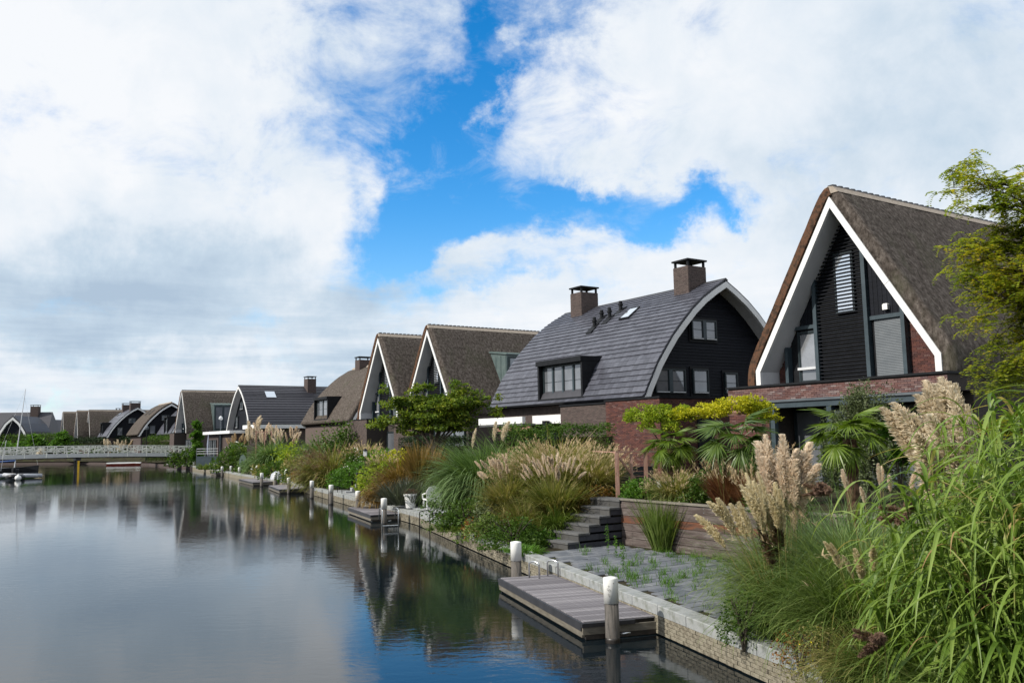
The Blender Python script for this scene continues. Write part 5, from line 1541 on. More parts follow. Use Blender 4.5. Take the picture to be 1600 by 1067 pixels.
pampas('grey-green fine grass with soft yellow-green plumes beside the reeds', 4.66, 11.40, 1.45, .85, 'grass', 'plume_yellow',
       fan(5, .25, 1.5, 1.75, .35, .5, .5, 3.6, .8), 4800, .015, droop=2.1, tilt=.65, lean=.5)
grass('fine arching grass overhanging the coping below the pampas', 3.87, 13.00, .60, .5, 'grass', 2600, .014, 1.9, .7, lean=.4)
grass('fine arching grass between pampas and reeds', 4.40, 12.20, 1.35, .85, 'grass', 3400, .015, 2.0, .65, lean=.3)
grass('bluish fine grass behind the reeds, under the palm', 5.36, 13.60, 2.0, 1.0, 'grass_blue', 3600, .010, 2.0, .7, heads='plume_tan', nh=22, hl=.3)
grass('bluish tall grass right of the pinkish pampas', 5.77, 16.00, 1.75, 1.0, 'grass_blue', 2600, .012, 1.8, .7)
pampas('small pale plumed grass under the right palm', 5.14, 12.20, 1.7, .7, 'grass', 'plume_pink', fan(7, .3, 2.3, 2.6, .22, .34, .25), 1500, .010)
grass('straw-coloured grass at the foot of the reeds', 4.17, 10.40, .85, .7, 'grass_tan', 2400, .008, 2.0, .8)
grass('dark green low grass below the reeds at the bottom edge', 4.57, 9.70, .9, .8, 'grass', 3000, .010, 2.0, .8)
grass('dark green low grass in the bottom right corner', 4.76, 8.50, 1.0, .9, 'grass', 3000, .012, 2.0, .8)
shrub('small dark leafy bush at the bottom edge with a few yellow flowers', 4.13, 10.20, .42, .55, 'green', 5200, .035, flowers='flower_yellow', nf=12, fs=.025)
shrub('leafy weed with pale round leaves on the coping under the pampas', 3.23, 12.65, .35, .65, 'green', 1500, .045)
shrub('brownish weed with yellow flowers at the quay edge', 3.79, 10.95, .45, .55, 'grass_tan', 1500, .035, flowers='flower_yellow', nf=14, fs=.03)
shrub('reddish dying weed hanging over the coping', 3.60, 11.35, .35, .45, 'orange', 900, .03)
for (px_, y_, z_, s_, lab) in ((3.72, 9.00, 1.28, .30, 'feathery brown seed head low in front of the reeds'), (4.77, 8.90, 1.75, .26, 'feathery brown seed head among the right reeds'), (4.43, 12.30, 2.55, .34, 'feathery brown seed head beside the bluish grass'), (4.60, 10.20, 2.45, .34, 'feathery brown seed head high among the reeds')):
    t = thing('seed_head', lab, 'seed head', (px_, y_, z_))
    for k_ in range(7):
        inst(random.choice(PL['plume_brown']), 'plume', t, (0, 0, 0), (random.uniform(-.2, .2), 1.2 + random.uniform(-.5, .7), random.uniform(2.2, 4.6)), (s_ * .8, s_ * .8, s_))
    mb = MB(); mb.tube([(0, 0, .0), (.1, .15, -.5), (.15, .25, -1.0)], .005, 4); mb.build('stalk', L['grass_tan'], t)

# ------------------------------------------------------------------ the locust-like tree at the right edge
def locust(label, x, y):
    root = thing('feathery_tree', label, 'tree', place(x, y))
    mb = MB(); mb.tube([(0, 0, -.2), (-.05, 0, 1.6), (-.15, .1, 3.2), (-.1, .1, 6.0)], [.13, .10, .08, .03], 10); mb.build('trunk', M['bark'], root)
    limbs = MB(); parts = []; col = []
    tips = []
    for i in range(100):
        a = random.uniform(0, 6.28); e = random.uniform(.0, 1.2) - .45
        ln = random.uniform(.8, 1.95) * (1 if e > .2 else .9)
        st0 = Vector((-.15, .1, random.uniform(2.6, 6.2)))
        d = Vector((math.cos(a) * math.cos(e), math.sin(a) * math.cos(e), math.sin(e)))
        mid = st0 + d * ln * .55 + Vector((0, 0, .18)); tip = st0 + d * ln + Vector((0, 0, random.uniform(-.25, .35)))
        limbs.tube([st0, mid, tip], [.028, .014, .005], 5)
        for q in range(9):
            t = random.uniform(.25, 1.0); p = (st0.lerp(mid, t * 2) if t < .5 else mid.lerp(tip, t * 2 - 1))
            dd = Vector((random.uniform(-1, 1), random.uniform(-1, 1), random.uniform(-.25, .6))).normalized()
            p2 = p + dd * random.uniform(.25, .6)
            limbs.tube([p, p2], [.006, .003], 4); tips.append((p, p2))
    limbs.build('limbs', M['bark'], root)
    pos = []; dirs = []
    for (p, p2) in tips:
        for k_ in range(8):
            s0 = p.lerp(p2, random.uniform(.15, 1.05)); a = random.uniform(0, 6.28); l = random.uniform(.14, .26); tl = random.uniform(.6, 1.5)
            for j in range(9):
                t = (j + 1) / 9; ang = tl + 1.0 * t
                c = s0 + Vector((math.sin(ang) * math.cos(a), math.sin(ang) * math.sin(a), math.cos(ang))) * l * t
                for sd_ in (-1, 1):
                    pos.append(c); dirs.append((-math.sin(a) * sd_ + math.cos(a) * .5, math.cos(a) * sd_ + math.sin(a) * .5, -.15))
    pos = np.array([tuple(q) for q in pos]); dirs = np.array(dirs); n = len(pos)
    dirs = dirs / np.linalg.norm(dirs, axis=1)[:, None]; sz = rng.uniform(.045, .075, n)[:, None]
    up = np.array([0, 0, 1.0]) + rng.normal(0, .3, (n, 3)); sd_ = np.cross(dirs, up); sd_ /= np.linalg.norm(sd_, axis=1)[:, None]
    V = np.stack([pos, pos + dirs * sz * .5 + sd_ * sz * .24, pos + dirs * sz, pos + dirs * sz * .5 - sd_ * sz * .24], 1).reshape(-1, 3)
    o_ = link('crown', mesh_np('crown', V, np.arange(n * 4).reshape(n, 4), L['locust']), None, root); stuff(o_)
    return root
t = locust('airy small-leaved tree with yellowing leaves at the right edge, before the thatched roof', 9.08, 13.50)
t.scale = (1.1, 1.1, 1.1)

# ------------------------------------------------------------------ palms
def frond_mesh(seed, mat, segn=30, spread=1.9):
    r_ = random.Random(seed); v = []; f = []
    for i in range(segn):
        a = (i / (segn - 1) - .5) * 2 * spread; l = .52 * (1 - .28 * abs(a / spread) ** 2) * r_.uniform(.9, 1.05)
        hub = Vector((.45, 0, 0)); dr = r_.uniform(.25, .75)
        prev = None; w = .019
        for k_ in range(5):
            t = k_ / 4
            rr = l * t; p = hub + Vector((math.cos(a) * rr * .80, math.sin(a) * rr, -math.cos(a) * rr * .60 - dr * rr * rr * 1.3))
            ww = w * (1, 1.25, 1.0, .6, .08)[k_]
            s_ = Vector((-math.sin(a), math.cos(a), .5 * (-1) ** i)).normalized() * ww
            v += [p - s_, p + s_]
            if prev is not None: f.append((prev, prev + 1, len(v) - 1, len(v) - 2))
            prev = len(v) - 2
    o0 = len(v); v += [(0, -.008, 0), (0, .008, 0), (.46, .006, 0), (.46, -.006, 0), (0, 0, .012), (.46, 0, .01)]
    f += [(o0, o0 + 1, o0 + 2, o0 + 3), (o0, o0 + 4, o0 + 5, o0 + 3), (o0 + 1, o0 + 4, o0 + 5, o0 + 2)]
    me = bpy.data.meshes.new('frond'); me.from_pydata([tuple(q) for q in v], [], f); me.materials.append(L[mat]); return me
FR = {m_: [frond_mesh(s_, m_) for s_ in (1, 2, 3)] for m_ in ('palm', 'palm_lime')}
def palm(label, x, y, zc, size, nf, mat='palm', trunk=.12, z=None, emax=1.1):
    root = thing('fan_palm', label, 'palm', place(x, y, z)); hz = zc - root.location.z
    mb = MB(); k_ = 14
    mb.tube([(0, 0, hz * i / k_ - .05) for i in range(k_ + 1)], [trunk * (1.25 if i % 2 else 1.0) * (1 + .25 * (i / k_)) for i in range(k_ + 1)], 12); mb.build('trunk', M['palm_fibre'], root)
    for i in range(nf):
        a = i * 2.399 + random.uniform(-.2, .2); e = emax - (emax + .75) * (i / nf) + random.uniform(-.12, .12)
        s_ = size * random.uniform(.88, 1.08)
        inst(random.choice(FR[mat]), 'frond', root, (math.cos(a) * trunk * .5, math.sin(a) * trunk * .5, hz + random.uniform(-.08, .05)), (random.uniform(-.3, .3), -e, a), (s_, s_, s_))
    return root
palm('largest fan palm with a shaggy brown trunk, in front of the yellow vine', 5.69, 22.00, 3.23, 1.2, 18)
palm('lime-green fan palm at the right, below the olive bush', 6.80, 17.50, 3.33, 1.0, 16, 'palm_lime', .10, None, 1.2)
sp_ = palm('small fan palm in a white tub before the brick annex', 4.55, 25.20, 3.09, .95, 18, 'palm_lime', .07)
t = thing('planter_tub', 'white tub with a dark rim holding the small fan palm', 'planter', (4.39, 25.00, 1.66))
mb = MB(); mb.lathe([(.22, 0), (.30, .5), (.30, .52)], 18); mb.build('tub', M['white'], t, smooth=True)
mb = MB(); mb.lathe([(.31, .50), (.33, .56), (.28, .57)], 18); mb.build('rim', M['black'], t)

# yellow vine on its pergola
pg = thing('pergola', 'thin timber pergola carrying the yellow-green vine', 'pergola', (3.94, 27.00, 1.65))
X0, X1 = 0.0, 4.03
for i, xx in enumerate((.9, 2.4, 3.9)):
    mb = MB(); mb.box(xx - .05, xx + .05, -.05, .05, 0, 2.2); mb.build('post', M['timber_pink'], pg)
for yy in (-.0, .9):
    mb = MB(); mb.box(X0, X1, yy - .04, yy + .04, 2.38, 2.46); mb.build('beam', M['timber_pink'], pg)
for i in range(7):
    mb = MB(); mb.box(.2 + i * .6, .27 + i * .6, -.3, 1.2, 2.464, 2.52); mb.build('rafter', M['timber_pink'], pg)
def vine(label, cx_, cy_, lobes, mat, n, size=.085):
    root = thing('climbing_vine', label, 'vine', (cx_, cy_, 0)); parts = []
    tot = sum(l[3] * l[5] for l in lobes)
    for (dx, dy, z, rx, ry, rz) in lobes:
        k_ = int(n * rx * rz / tot); p, nr = lump_points(k_, rx, ry, rz, 18, zc=z); p[:, 0] += dx; p[:, 1] += dy; parts.append(leaves(k_, p, size, nr, .55))
    v, f = join_np(parts); stuff(link('foliage', mesh_np('foliage', v, f, L[mat]), None, root))
    mb = MB(); mb.tube([(0, 0, 1.6), (.1, .05, 2.8), (lobes[0][0], .1, 4.0)], [.03, .025, .012], 6); mb.build('stem', M['bark'], root)
    return root
vine('lime-green part of the vine hanging over the left of the pergola', 4.67, 26.60, [(-.65, 0, 3.99, .6, .5, .38), (-.1, 0, 4.02, .6, .5, .42), (.4, .1, 4.01, .5, .5, .36), (.15, -.2, 3.66, .3, .3, .28), (-.6, -.2, 3.67, .22, .3, .22)], 'lime', 5200)
vine('bright yellow mound of vine on the right of the pergola', 6.59, 26.40, [(-1.2, 0, 4.00, .6, .4, .28), (-.5, 0, 4.06, .6, .5, .36), (.35, 0, 4.17, .75, .6, .45), (1.0, 0, 4.06, .6, .5, .42), (1.25, -.1, 3.86, .4, .3, .2)], 'yellow', 6500)

shrub('round grey-green olive bush before the dark glazed front', 8.74, 21.50, .98, 4.45 - 2.2, 'olive', 34000, .055, name='olive_bush', z=2.0, nl=60)
mb = MB(); mb.tube([(8.74, 21.50, 1.6), (8.74, 21.50, 2.6)], .05, 7); o_ = mb.build('olive_trunk', M['bark'], bpy.data.objects['olive_bush'])
o_.location = -Vector(bpy.data.objects['olive_bush'].location)
tree('young fig tree with big lobed leaves between olive bush and cream plumes', 7.76, 17.50, 1.8, [(0, 0, 4.51 - 1.7, .28, .28, .32), (-.12, 0, 4.71 - 1.65, .22, .22, .14), (.2, .1, 4.24 - 1.7, .3, .3, .2), (.1, 0, 4.05 - 1.7, .3, .3, .3)], 'fresh', .17, 520, tr=.035, name='fig_tree')

# ------------------------------------------------------------------ terrace planting above the plank wall
shrub('rounded bright green shrub at the left end of the plank wall', 3.59, 24.60, .50, .62, 'fresh', 3600, .06, z=1.63)
grass('beige bottlebrush grass above the plank wall', 4.40, 23.50, .85, .75, 'grass_tan', 2600, .010, 1.7, .8, heads='plume_tan', nh=150, hl=.16, z=1.63, hh=1.05)
shrub('green leafy shrub with cream bottlebrush flowers above the plank wall', 4.90, 22.90, .60, .70, 'green', 3400, .06, z=1.63, flowers='plume_cream', nf=80, fs=.08)
grass('red-brown upright grass with tan heads above the plank wall', 5.33, 22.00, .80, .50, 'grass_red', 3400, .010, .7, .5, heads='plume_tan', nh=60, hl=.28, z=1.62, hh=1.35)
grass('second red-brown grass with tan heads, beside the pinkish pampas', 5.79, 21.20, .75, .50, 'grass_red', 3000, .010, .7, .5, heads='plume_tan', nh=50, hl=.28, z=1.62, hh=1.35)
grass('tall tan-headed grass behind the red-brown grasses', 6.59, 23.00, 1.2, .6, 'grass_tan', 1500, .010, 1.0, .5, heads='plume_tan', nh=40, hl=.3, z=1.62, hh=1.2)
shrub('low green shrubs along the terrace edge behind the pampas', 5.80, 19.00, .8, .55, 'green', 2600, .06, z=1.62)
shrub('dark green shrub under the largest palm', 6.30, 24.50, .9, .6, 'dark', 1800, .07, z=1.62)

# railing with posts and braces
rf = thing('timber_railing', 'pinkish timber railing with diagonal braces and a thin rail beside the brick annex', 'railing', (0, 0, 0))
ry_ = 25.6
pts = [(3.04, 25.60), (3.93, 25.90), (2.80, 27.60)]
for (x, y), hgt in zip(pts[:2], (1.28, 1.28)):
    mb = MB(); mb.box(x - .055, x + .055, y - .055, y + .055, 1.55, 1.65 + hgt); mb.build('post', M['timber_pink'], rf)
(xa, ya), (xb, yb) = pts[0], pts[1]
mb = MB(); mb.box((xa + xb) / 2 - .04, (xa + xb) / 2 + .04, (ya + yb) / 2 - .03, (ya + yb) / 2 + .03, 1.6, 2.9); mb.build('post', M['timber_pink'], rf)
mb = MB(); mb.bar((xa + .06, ya - .03, 2.80), (xb - .06, yb - .03, 1.78), .06, .05); mb.build('brace', M['timber_pink'], rf)
mb = MB(); mb.bar((xa - .05, ya, 2.96), (xb + .05, yb, 2.96), .10, .05); mb.build('top_rail', M['timber_pink'], rf)
mb = MB(); mb.bar((xb, yb, 2.95), (xb + 4.2, yb - .6, 2.97), .035, .03); mb.build('thin_rail', M['beam'], rf)
mb = MB(); mb.bar((xa, ya, 2.95), (pts[2][0] - .3, pts[2][1], 2.97), .05, .03); mb.build('thin_rail', M['timber_pink'], rf)
t = thing('dark_fence', 'low dark slatted fence behind the timber railing', 'fence', (3.00, 30.00, 1.5))
for i in range(5):
    mb = MB(); mb.box(0, 1.8, 0, .04, .05 + i * .17, .20 + i * .17); mb.build('fence_board', M['black_board'], t)
for xx in (.0, .9, 1.76):
    mb = MB(); mb.box(xx, xx + .07, .05, .11, 0, .98); mb.build('fence_post', M['beam'], t)
mb = MB(); mb.add([(2.34, 24.90, 1.668), (3.86, 25.20, 1.668), (4.55, 29.00, 1.668), (2.62, 29.00, 1.668)], [(0, 1, 2, 3)])
ln_ = thing('lawn_patch', 'small patch of green lawn at the top of the garden steps', 'lawn')
v_, f_, _ = blades(5200, np.stack([rng.uniform(3.0, 4.6, 5200), rng.uniform(25.2, 29, 5200), np.full(5200, 1.65)], 1), rng.uniform(0, 6.28, 5200), .10, .3, .8, .012, 2)
stuff(link('grass_blades', mesh_np('grass_blades', v_, f_, L['fresh']), None, ln_))

# ------------------------------------------------------------------ mound of grasses left of the steps
grass('large tan feathery grass mound left of the steps', 1.36, 28.20, 1.95, 1.7, 'grass_tan', 7500, .012, 1.7, .85, heads='plume_tan', nh=620, hl=.26, hh=.98, z=1.35)
grass('tan grass at the right end of the mound, next to the railing', 2.32, 27.20, 1.55, .9, 'grass_tan', 3400, .011, 1.3, .7, heads='plume_tan', nh=200, hl=.24, z=1.45, hh=1.1)
grass('tall blue-green arching grass spilling towards the quay', -1.06, 31.30, 2.1, 1.3, 'grass_blue', 9500, .012, 2.1, .6, lean=math.pi + .2, z=1.05, segs=7)
grass('second blue-green grass behind the tall arching one', -0.31, 32.50, 2.2, 1.0, 'grass_blue', 4200, .013, 1.7, .7, lean=math.pi + .3, z=1.4, segs=6)
for (x, y, lab, n_) in ((-0.16, 27.30, 'pink-plumed silver grass in the middle of the mound', 34), (1.23, 25.40, 'pink-plumed silver grass nearest the steps', 40)):
    root = grass(lab, x, y, 1.35, .75, 'grass_tan', 3200, .010, 1.3, .7, z=1.05, name='silver_grass')
    sp = []
    for i in range(n_):
        a = random.uniform(2.0, 5.0) if random.random() < .7 else random.uniform(0, 6.28); q = random.uniform(0, .25)
        sp.append((math.cos(a) * q, math.sin(a) * q, .1, a, random.uniform(.1, .62), random.uniform(.26, .36), random.uniform(1.15, 1.62)))
    plumes(root, sp, 'plume_pink')
shrub('green leafy weeds at the quay edge below the mound', -0.05, 23.90, .9, .78, 'green', 5200, .05, ry=.6)
shrub('broad-leaved ground cover beside the lowest step', 0.70, 24.20, .55, .35, 'fresh', 900, .12, ry=.5, aspect=.9)
shrub('green shrub at the foot of the mound, left part', -1.55, 27.90, 1.0, .95, 'green', 4600, .06, ry=.7)
shrub('dark green bush under the blue-green grass by the white chair', -2.30, 31.80, .95, 1.25, 'green', 5200, .06)
shrub('olive-green bush in the middle of the mound', -0.49, 26.60, .9, 1.0, 'olive', 4200, .055)
grass('brown-green grass under the pink plumes', 0.33, 26.00, 1.15, .9, 'grass_tan', 3400, .010, 1.2, .8)
grass('orange-brown grass just left of the upper steps', 1.71, 25.60, .95, .7, 'grass_orange', 3000, .010, 1.2, .8, z=1.0)
grass('green grass left of the middle steps', 1.16, 24.80, .8, .6, 'grass', 2200, .010, 1.5, .8, z=.75)
shrub('small rusty shrub at the top of the steps', 2.60, 26.00, .45, .4, 'orange', 1300, .045, z=1.5)
shrub('green weeds with tiny flowers at the quay below the mound', -0.81, 25.60, .9, .7, 'grass', 3800, .045, flowers='flower_yellow', nf=20, fs=.03)
shrub('mixed reddish weeds on the coping', -1.20, 26.60, .55, .5, 'orange', 1300, .04)
shrub('yellow-tinged shrub at the upper right of the mound', 2.03, 26.90, .6, 1.25, 'lime', 2300, .05, z=1.3)
grass('low grass fringe along the coping below the mound', -1.91, 28.40, .35, .9, 'grass', 2200, .010, 1.6, .9, rb=.9)
grass('low grass fringe along the coping near the second post', 0.20, 22.70, .30, .6, 'fresh', 1200, .012, 1.6, .9, rb=.9)
for (x, y, z, lab) in ((-1.66, 33.00, 3.56, 'lone cream plume on the left above the blue-green grass'), (-0.51, 33.00, 3.83, 'tall lone cream plume above the blue-green grass'), (-0.86, 33.50, 3.80, 'pale lone plume just left of the tallest one')):
    t = thing('pampas_plume', lab, 'plume', (x, y, 1.4)); plumes(t, [(0, 0, 0, 0, .05, .75, z - 1.9)], 'plume_cream')

# tuft and weeds on the patio
grass('upright rush-like grass tuft growing against the plank wall', 3.73, 22.55, 1.35, .38, 'grass', 1500, .010, .35, .35, z=.45, rb=.45)
parts = []
wr = np.random.default_rng(5)
for i in range(900):
    a_, d_ = wr.uniform(.3, 10.2), -wr.uniform(.1, 7.5)
    if wr.uniform() < .55: a_ = round((a_ - .02) / .29) * .29 + .02
    x, y = wall_pt(a_, d_)
    if quay_dist(x, y) < .45 or x < 3.87 - (y - 10.79) * .3175 + .4: continue
    dens = math.exp(-((a_ - 5.2) / 2.4) ** 2) * .9 + .10
    if wr.uniform() > dens: continue
    k_ = int(wr.integers(5, 26)); b_ = np.stack([x + wr.normal(0, .045, k_), y + wr.normal(0, .045, k_), np.full(k_, .47)], 1)
    v, f, _ = blades(k_, b_, wr.uniform(0, 6.28, k_), wr.uniform(.07, .30, k_), wr.uniform(0, .6, k_), 1.2, .010, 3); parts.append((v, f))
v, f = join_np(parts); o_ = link('patio_weeds', mesh_np('patio_weeds', v, f, L['fresh']), None); stuff(o_); tag(o_, 'tufts of weed grass growing in the joints of the patio', 'weeds')
for (x, y, h, lab) in ((2.32, 22.00, .75, 'thin tall weed in front of the step side wall'), (2.47, 21.60, .5, 'shorter thin weed near the step side wall'), (2.35, 19.20, .55, 'thin seeding weed in the middle of the patio')):
    t = thing('weed', lab, 'weed', (x, y, .47)); mb = MB(); mb.tube([(0, 0, 0), (.02, 0, h * .6), (0, .02, h)], .004, 4); mb.build('stem', L['fresh'], t)
    p = np.stack([rng.normal(0, .02, 60), rng.normal(0, .02, 60), rng.uniform(.05, h, 60)], 1); v, f = leaves(60, p, .06); stuff(link('leaves', mesh_np('leaves', v, f, L['fresh']), None, t))

# ------------------------------------------------------------------ behind the mound: hedges and the garden tree
hedge('loose bright ivy hedge behind the blue-green grass', -0.52, 34.00, 2.01, 33.00, 1.5, 3.62, .9, 'green', .12, 300, rough=.12)
hedge('clipped ivy hedge reaching the brick annex', 1.97, 34.50, 3.82, 33.50, 1.5, 3.74, .6, 'green', .11, 330)
hedge('dark clipped hedge under the garden tree', -6.18, 50.00, -2.63, 44.00, 1.2, 3.38, 1.0, 'dark', .10, 420)
tree('broad garden tree with layered light green crown in front of the thatched houses', -3.95, 42.00, 1.7,
     [(0, 0, 3.5, 1.9, 1.2, .85), (-1.5, .2, 3.3, 1.0, .9, .85), (1.3, 0, 3.6, 1.2, 1.0, 1.05), (1.15, 0, 4.5, .65, .7, .5), (-.5, 0, 4.5, .75, .7, .35), (-1.9, .2, 4.0, .75, .6, .30), (-2.4, 0, 4.5, .4, .4, .22),
      (2.3, .1, 3.9, .8, .7, .35), (2.9, 0, 3.3, .7, .6, .25), (-2.5, -.2, 2.9, .9, .7, .35), (.6, 0, 2.75, 1.6, 1.1, .5), (-1.0, 0, 2.6, 1.0, .9, .35), (3.2, 0, 4.0, .35, .3, .2)], 'tree', .17, 15000, tr=.09, name='garden_tree', z=1.4)
grass('upright orange-brown grass left of the garden tree trunk', -4.24, 39.00, 1.95, .5, 'grass_orange', 2000, .014, .5, .35, z=1.2)
grass('second upright orange-brown grass right of the trunk', -3.77, 39.50, 1.75, .5, 'grass_orange', 1700, .014, .5, .35, z=1.2)
shrub('greenish brown bushes beneath the orange grasses', -4.16, 40.50, 1.0, 1.5, 'grass_tan', 3200, .08)
grass('tawny arching grass behind the lavender', -5.31, 41.00, 1.6, 1.3, 'grass_orange', 4200, .014, 1.8, .8, z=.9)
grass('straw-orange grass overhanging the quay wall', -6.45, 41.30, .95, .95, 'grass_orange', 3000, .013, 2.3, .9)
grass('grey-green lavender spikes behind the white pot', -4.66, 38.20, 1.15, 1.3, 'lavender', 5200, .012, .5, .9, z=.62, rb=.7)
shrub('yellow-green shrub with dark underside left of the orange grasses', -7.11, 45.50, 1.25, 1.75, 'lime', 4200, .09, z=.7)
shrub('bright yellow shrub below the brick box of the thatched house', -6.36, 47.50, .95, .85, 'yellow', 2600, .09, z=1.95)
grass('beige grass tuft beside the bright yellow shrub', -7.13, 47.00, 1.3, .7, 'grass_tan', 1600, .014, 1.2, .7, z=1.45, heads='plume_tan', nh=60, hl=.2)
shrub('fresh green bush by the garden lantern', -8.43, 54.00, 1.2, 1.0, 'fresh', 2200, .10, z=1.9)
grass('pinkish tan grass by the brick box', -9.79, 57.00, 1.6, 1.1, 'grass_tan', 2200, .018, 1.3, .7, z=1.6, heads='plume_tan', nh=90, hl=.25)
grass('tall rounded tan-green grass mound beyond the third dock', -11.96, 57.50, 2.6, 2.1, 'grass_tan', 7000, .018, 2.0, .9, z=.55, heads='plume_brown', nh=300, hl=.25)
grass('tan grass running down to the quay by the third dock', -13.25, 58.50, 1.7, 1.5, 'grass_tan', 3600, .018, 2.0, .9, z=.5)
shrub('lime-green leafy bush with white flowers beside the black panel', -9.61, 51.50, .95, 1.35, 'fresh', 2400, .11, z=.8, flowers='flower_white', nf=26, fs=.11)
shrub('low fresh green bush left of the lime one', -10.71, 53.00, .95, .95, 'fresh', 2200, .10, z=.6)
shrub('white-flowering green bush under the lantern', -10.06, 55.00, .9, 1.1, 'green', 1600, .10, z=1.6, flowers='flower_white', nf=40, fs=.10)
shrub('tall green shrub before the curved thatched house', -13.49, 68.00, 2.3, 3.0, 'green', 5200, .14, z=1.4)
grass('dark blue-green grass beside the tall green shrub', -15.44, 70.00, 2.6, 1.8, 'grass_blue', 3000, .022, 1.3, .7, z=1.2)
shrub('green-brown bush row between the tan mound and the pampas', -15.20, 66.00, 1.8, 1.6, 'olive', 3000, .13, z=1.0)
shrub('brownish green bush above the fourth dock', -16.84, 67.50, 1.7, 1.4, 'grass_tan', 2800, .13, z=.7)
shrub('small orange bush near the quay by the third dock', -15.50, 62.50, .65, .75, 'orange', 1200, .10, z=.6)
shrub('green bush at the quay by the covered boat', -17.28, 66.50, .9, .9, 'green', 1500, .10, z=.5)
shrub('yellow-green shrub below the pinkish pampas', -19.93, 78.00, 1.9, 2.1, 'lime', 2800, .14, z=1.1)
pampas('pampas grass with a fan of pinkish plumes before the flat-roofed room', -21.31, 82.00, 2.0, 1.6, 'grass', 'plume_pink', fan(16, .4, 3.2, 4.0, .8, 1.1, .6), 1500, .022, z=1.1)
pampas('dark pampas grass with few plumes left of the pinkish one', -22.77, 82.00, 2.9, 1.6, 'grass_blue', 'plume_cream', fan(5, .4, 3.4, 4.2, .7, .9, .2), 3400, .02, z=.9, droop=1.9)
grass('dark green grass fountain lower left of the dark pampas', -24.49, 83.50, 2.2, 1.5, 'grass_blue', 2600, .02, 2.0, .8, z=.6)
pampas('pale pampas plumes behind the pinkish trellis', -26.64, 92.00, 2.0, 1.2, 'grass', 'plume_pink', fan(12, .6, 3.2, 4.4, 1.0, 1.4, .2), 1200, .022, z=1.3)
pampas('tall cream pampas plumes left of the trellis', -29.29, 96.00, 2.2, 1.2, 'grass', 'plume_cream', fan(12, .5, 3.5, 5.2, 1.1, 1.6, .2), 1200, .022, z=1.4)
pampas('round cream pampas head by the garden room', -31.92, 100.00, 1.6, 1.2, 'grass', 'plume_tan', fan(16, .7, 2.8, 3.5, .9, 1.1, .4), 1000, .022, z=1.4)
shrub('tumbling green climber over the bank before the brown fence', -30.70, 94.00, 2.1, 2.6, 'green', 4200, .16, z=.5)
shrub('white-topped hydrangea bush beside the green climber', -31.04, 97.00, 1.3, 1.1, 'green', 1400, .14, z=2.2, flowers='flower_white', nf=120, fs=.14)
shrub('low green plants left of the green climber', -27.24, 88.00, 1.3, 1.0, 'green', 1500, .12, z=.5)
shrub('low bank planting near the fourth dock', -19.92, 72.50, 1.6, 1.3, 'green', 2200, .13, z=.5)
shrub('low brown-green bank planting by the dark grass', -22.13, 77.00, 1.5, .9, 'grass_tan', 1800, .12, z=.5)
grass('green strip of plants by the dark deck', -35.04, 100.00, .8, 1.6, 'grass', 1200, .02, 1.2, .8, z=.5, rb=.9)
t = tree('slim bright green climber column at the end of the footbridge', -42.99, 117.00, .6, [(0, 0, 1.6, .8, .7, 1.3), (.1, 0, 3.6, .8, .7, 1.2), (-.1, 0, 5.0, .55, .5, .8)], 'fresh', .22, 2600, name='climber_column', tr=.08, z=.8)
shrub('dark green bush at the right end of the footbridge', -45.60, 120.00, 2.3, 2.2, 'green', 3200, .18, z=.5)
shrub('dark garden bush beside the folded parasol', -44.91, 125.00, 2.2, 3.0, 'dark', 1800, .22, z=1.2)

# ------------------------------------------------------------------ far bank beyond the bridge
hedge('long green hedge behind the right end of the footbridge', -60.07, 142.00, -51.42, 138.00, .9, 4.39, 2.2, 'green', .22, 70, rough=.2)
hedge('long dark hedge behind the middle of the footbridge', -95.49, 182.00, -71.12, 169.00, .9, 4.54, 2.2, 'dark', .26, 55, rough=.25)
hedge('green hedge behind the left end of the footbridge', -112.85, 185.00, -94.30, 181.00, .9, 5.54, 2.2, 'green', .26, 55, rough=.25)
tree('light green young tree before the far slate roof, left one', -105.47, 179.00, 1.2, [(0, 0, 2.3, 2.0, 1.5, 1.3)], 'fresh', .30, 1500, z=1.0, name='young_tree')
tree('light green young tree behind the leaning mast', -101.71, 178.00, 1.2, [(0, 0, 2.3, 2.2, 1.5, 1.2), (2.5, 0, 2.2, 1.4, 1.2, 1.2)], 'fresh', .30, 1900, z=1.0, name='young_tree')
tree('wider light green tree right of the leaning mast', -99.07, 178.00, 1.2, [(0, 0, 3.0, 2.2, 1.5, 1.9)], 'fresh', .30, 1800, z=1.0, name='young_tree')
tree('tallest light green tree before the red brick gable house', -92.87, 177.00, 1.4, [(0, 0, 3.0, 2.0, 1.5, 1.8), (.3, 0, 4.6, .9, .9, 1.4)], 'fresh', .30, 1800, z=1.0, name='young_tree')
shrub('round dark green bush left of the brick pillar', -89.45, 177.00, 2.6, 2.8, 'green', 1600, .28, z=1.0)
shrub('round green bush right of the brick pillar', -84.19, 174.00, 2.0, 2.0, 'green', 1200, .28, z=1.0)
pampas('cream pampas bush above the footbridge railing', -75.64, 166.00, 2.0, 2.0, 'grass', 'plume_cream', fan(26, 2.4, 2.6, 3.8, 1.2, 1.6, .35), 700, .03, z=1.0)
shrub('small straw-coloured bush behind the bridge', -96.94, 177.00, .7, 1.7, 'plume_cream', 300, .25, z=1.2)
t = thing('brick_pillar', 'short red brick pillar with a flat cap seen above the footbridge', 'pillar', (-87.51, 176.00, 1.0)); mb = MB(); mb.box(-.85, .85, -.4, .4, 0, 2.3); mb.build('pillar', M['brick_band'], t); mb = MB(); mb.box(-.95, .95, -.5, .5, 2.302, 2.45); mb.build('cap', M['roof_flat'], t)
t = thing('garden_shelter', 'dark flat-roofed shelter above the left part of the footbridge', 'shelter', (-100.45, 180.00, 1.0))
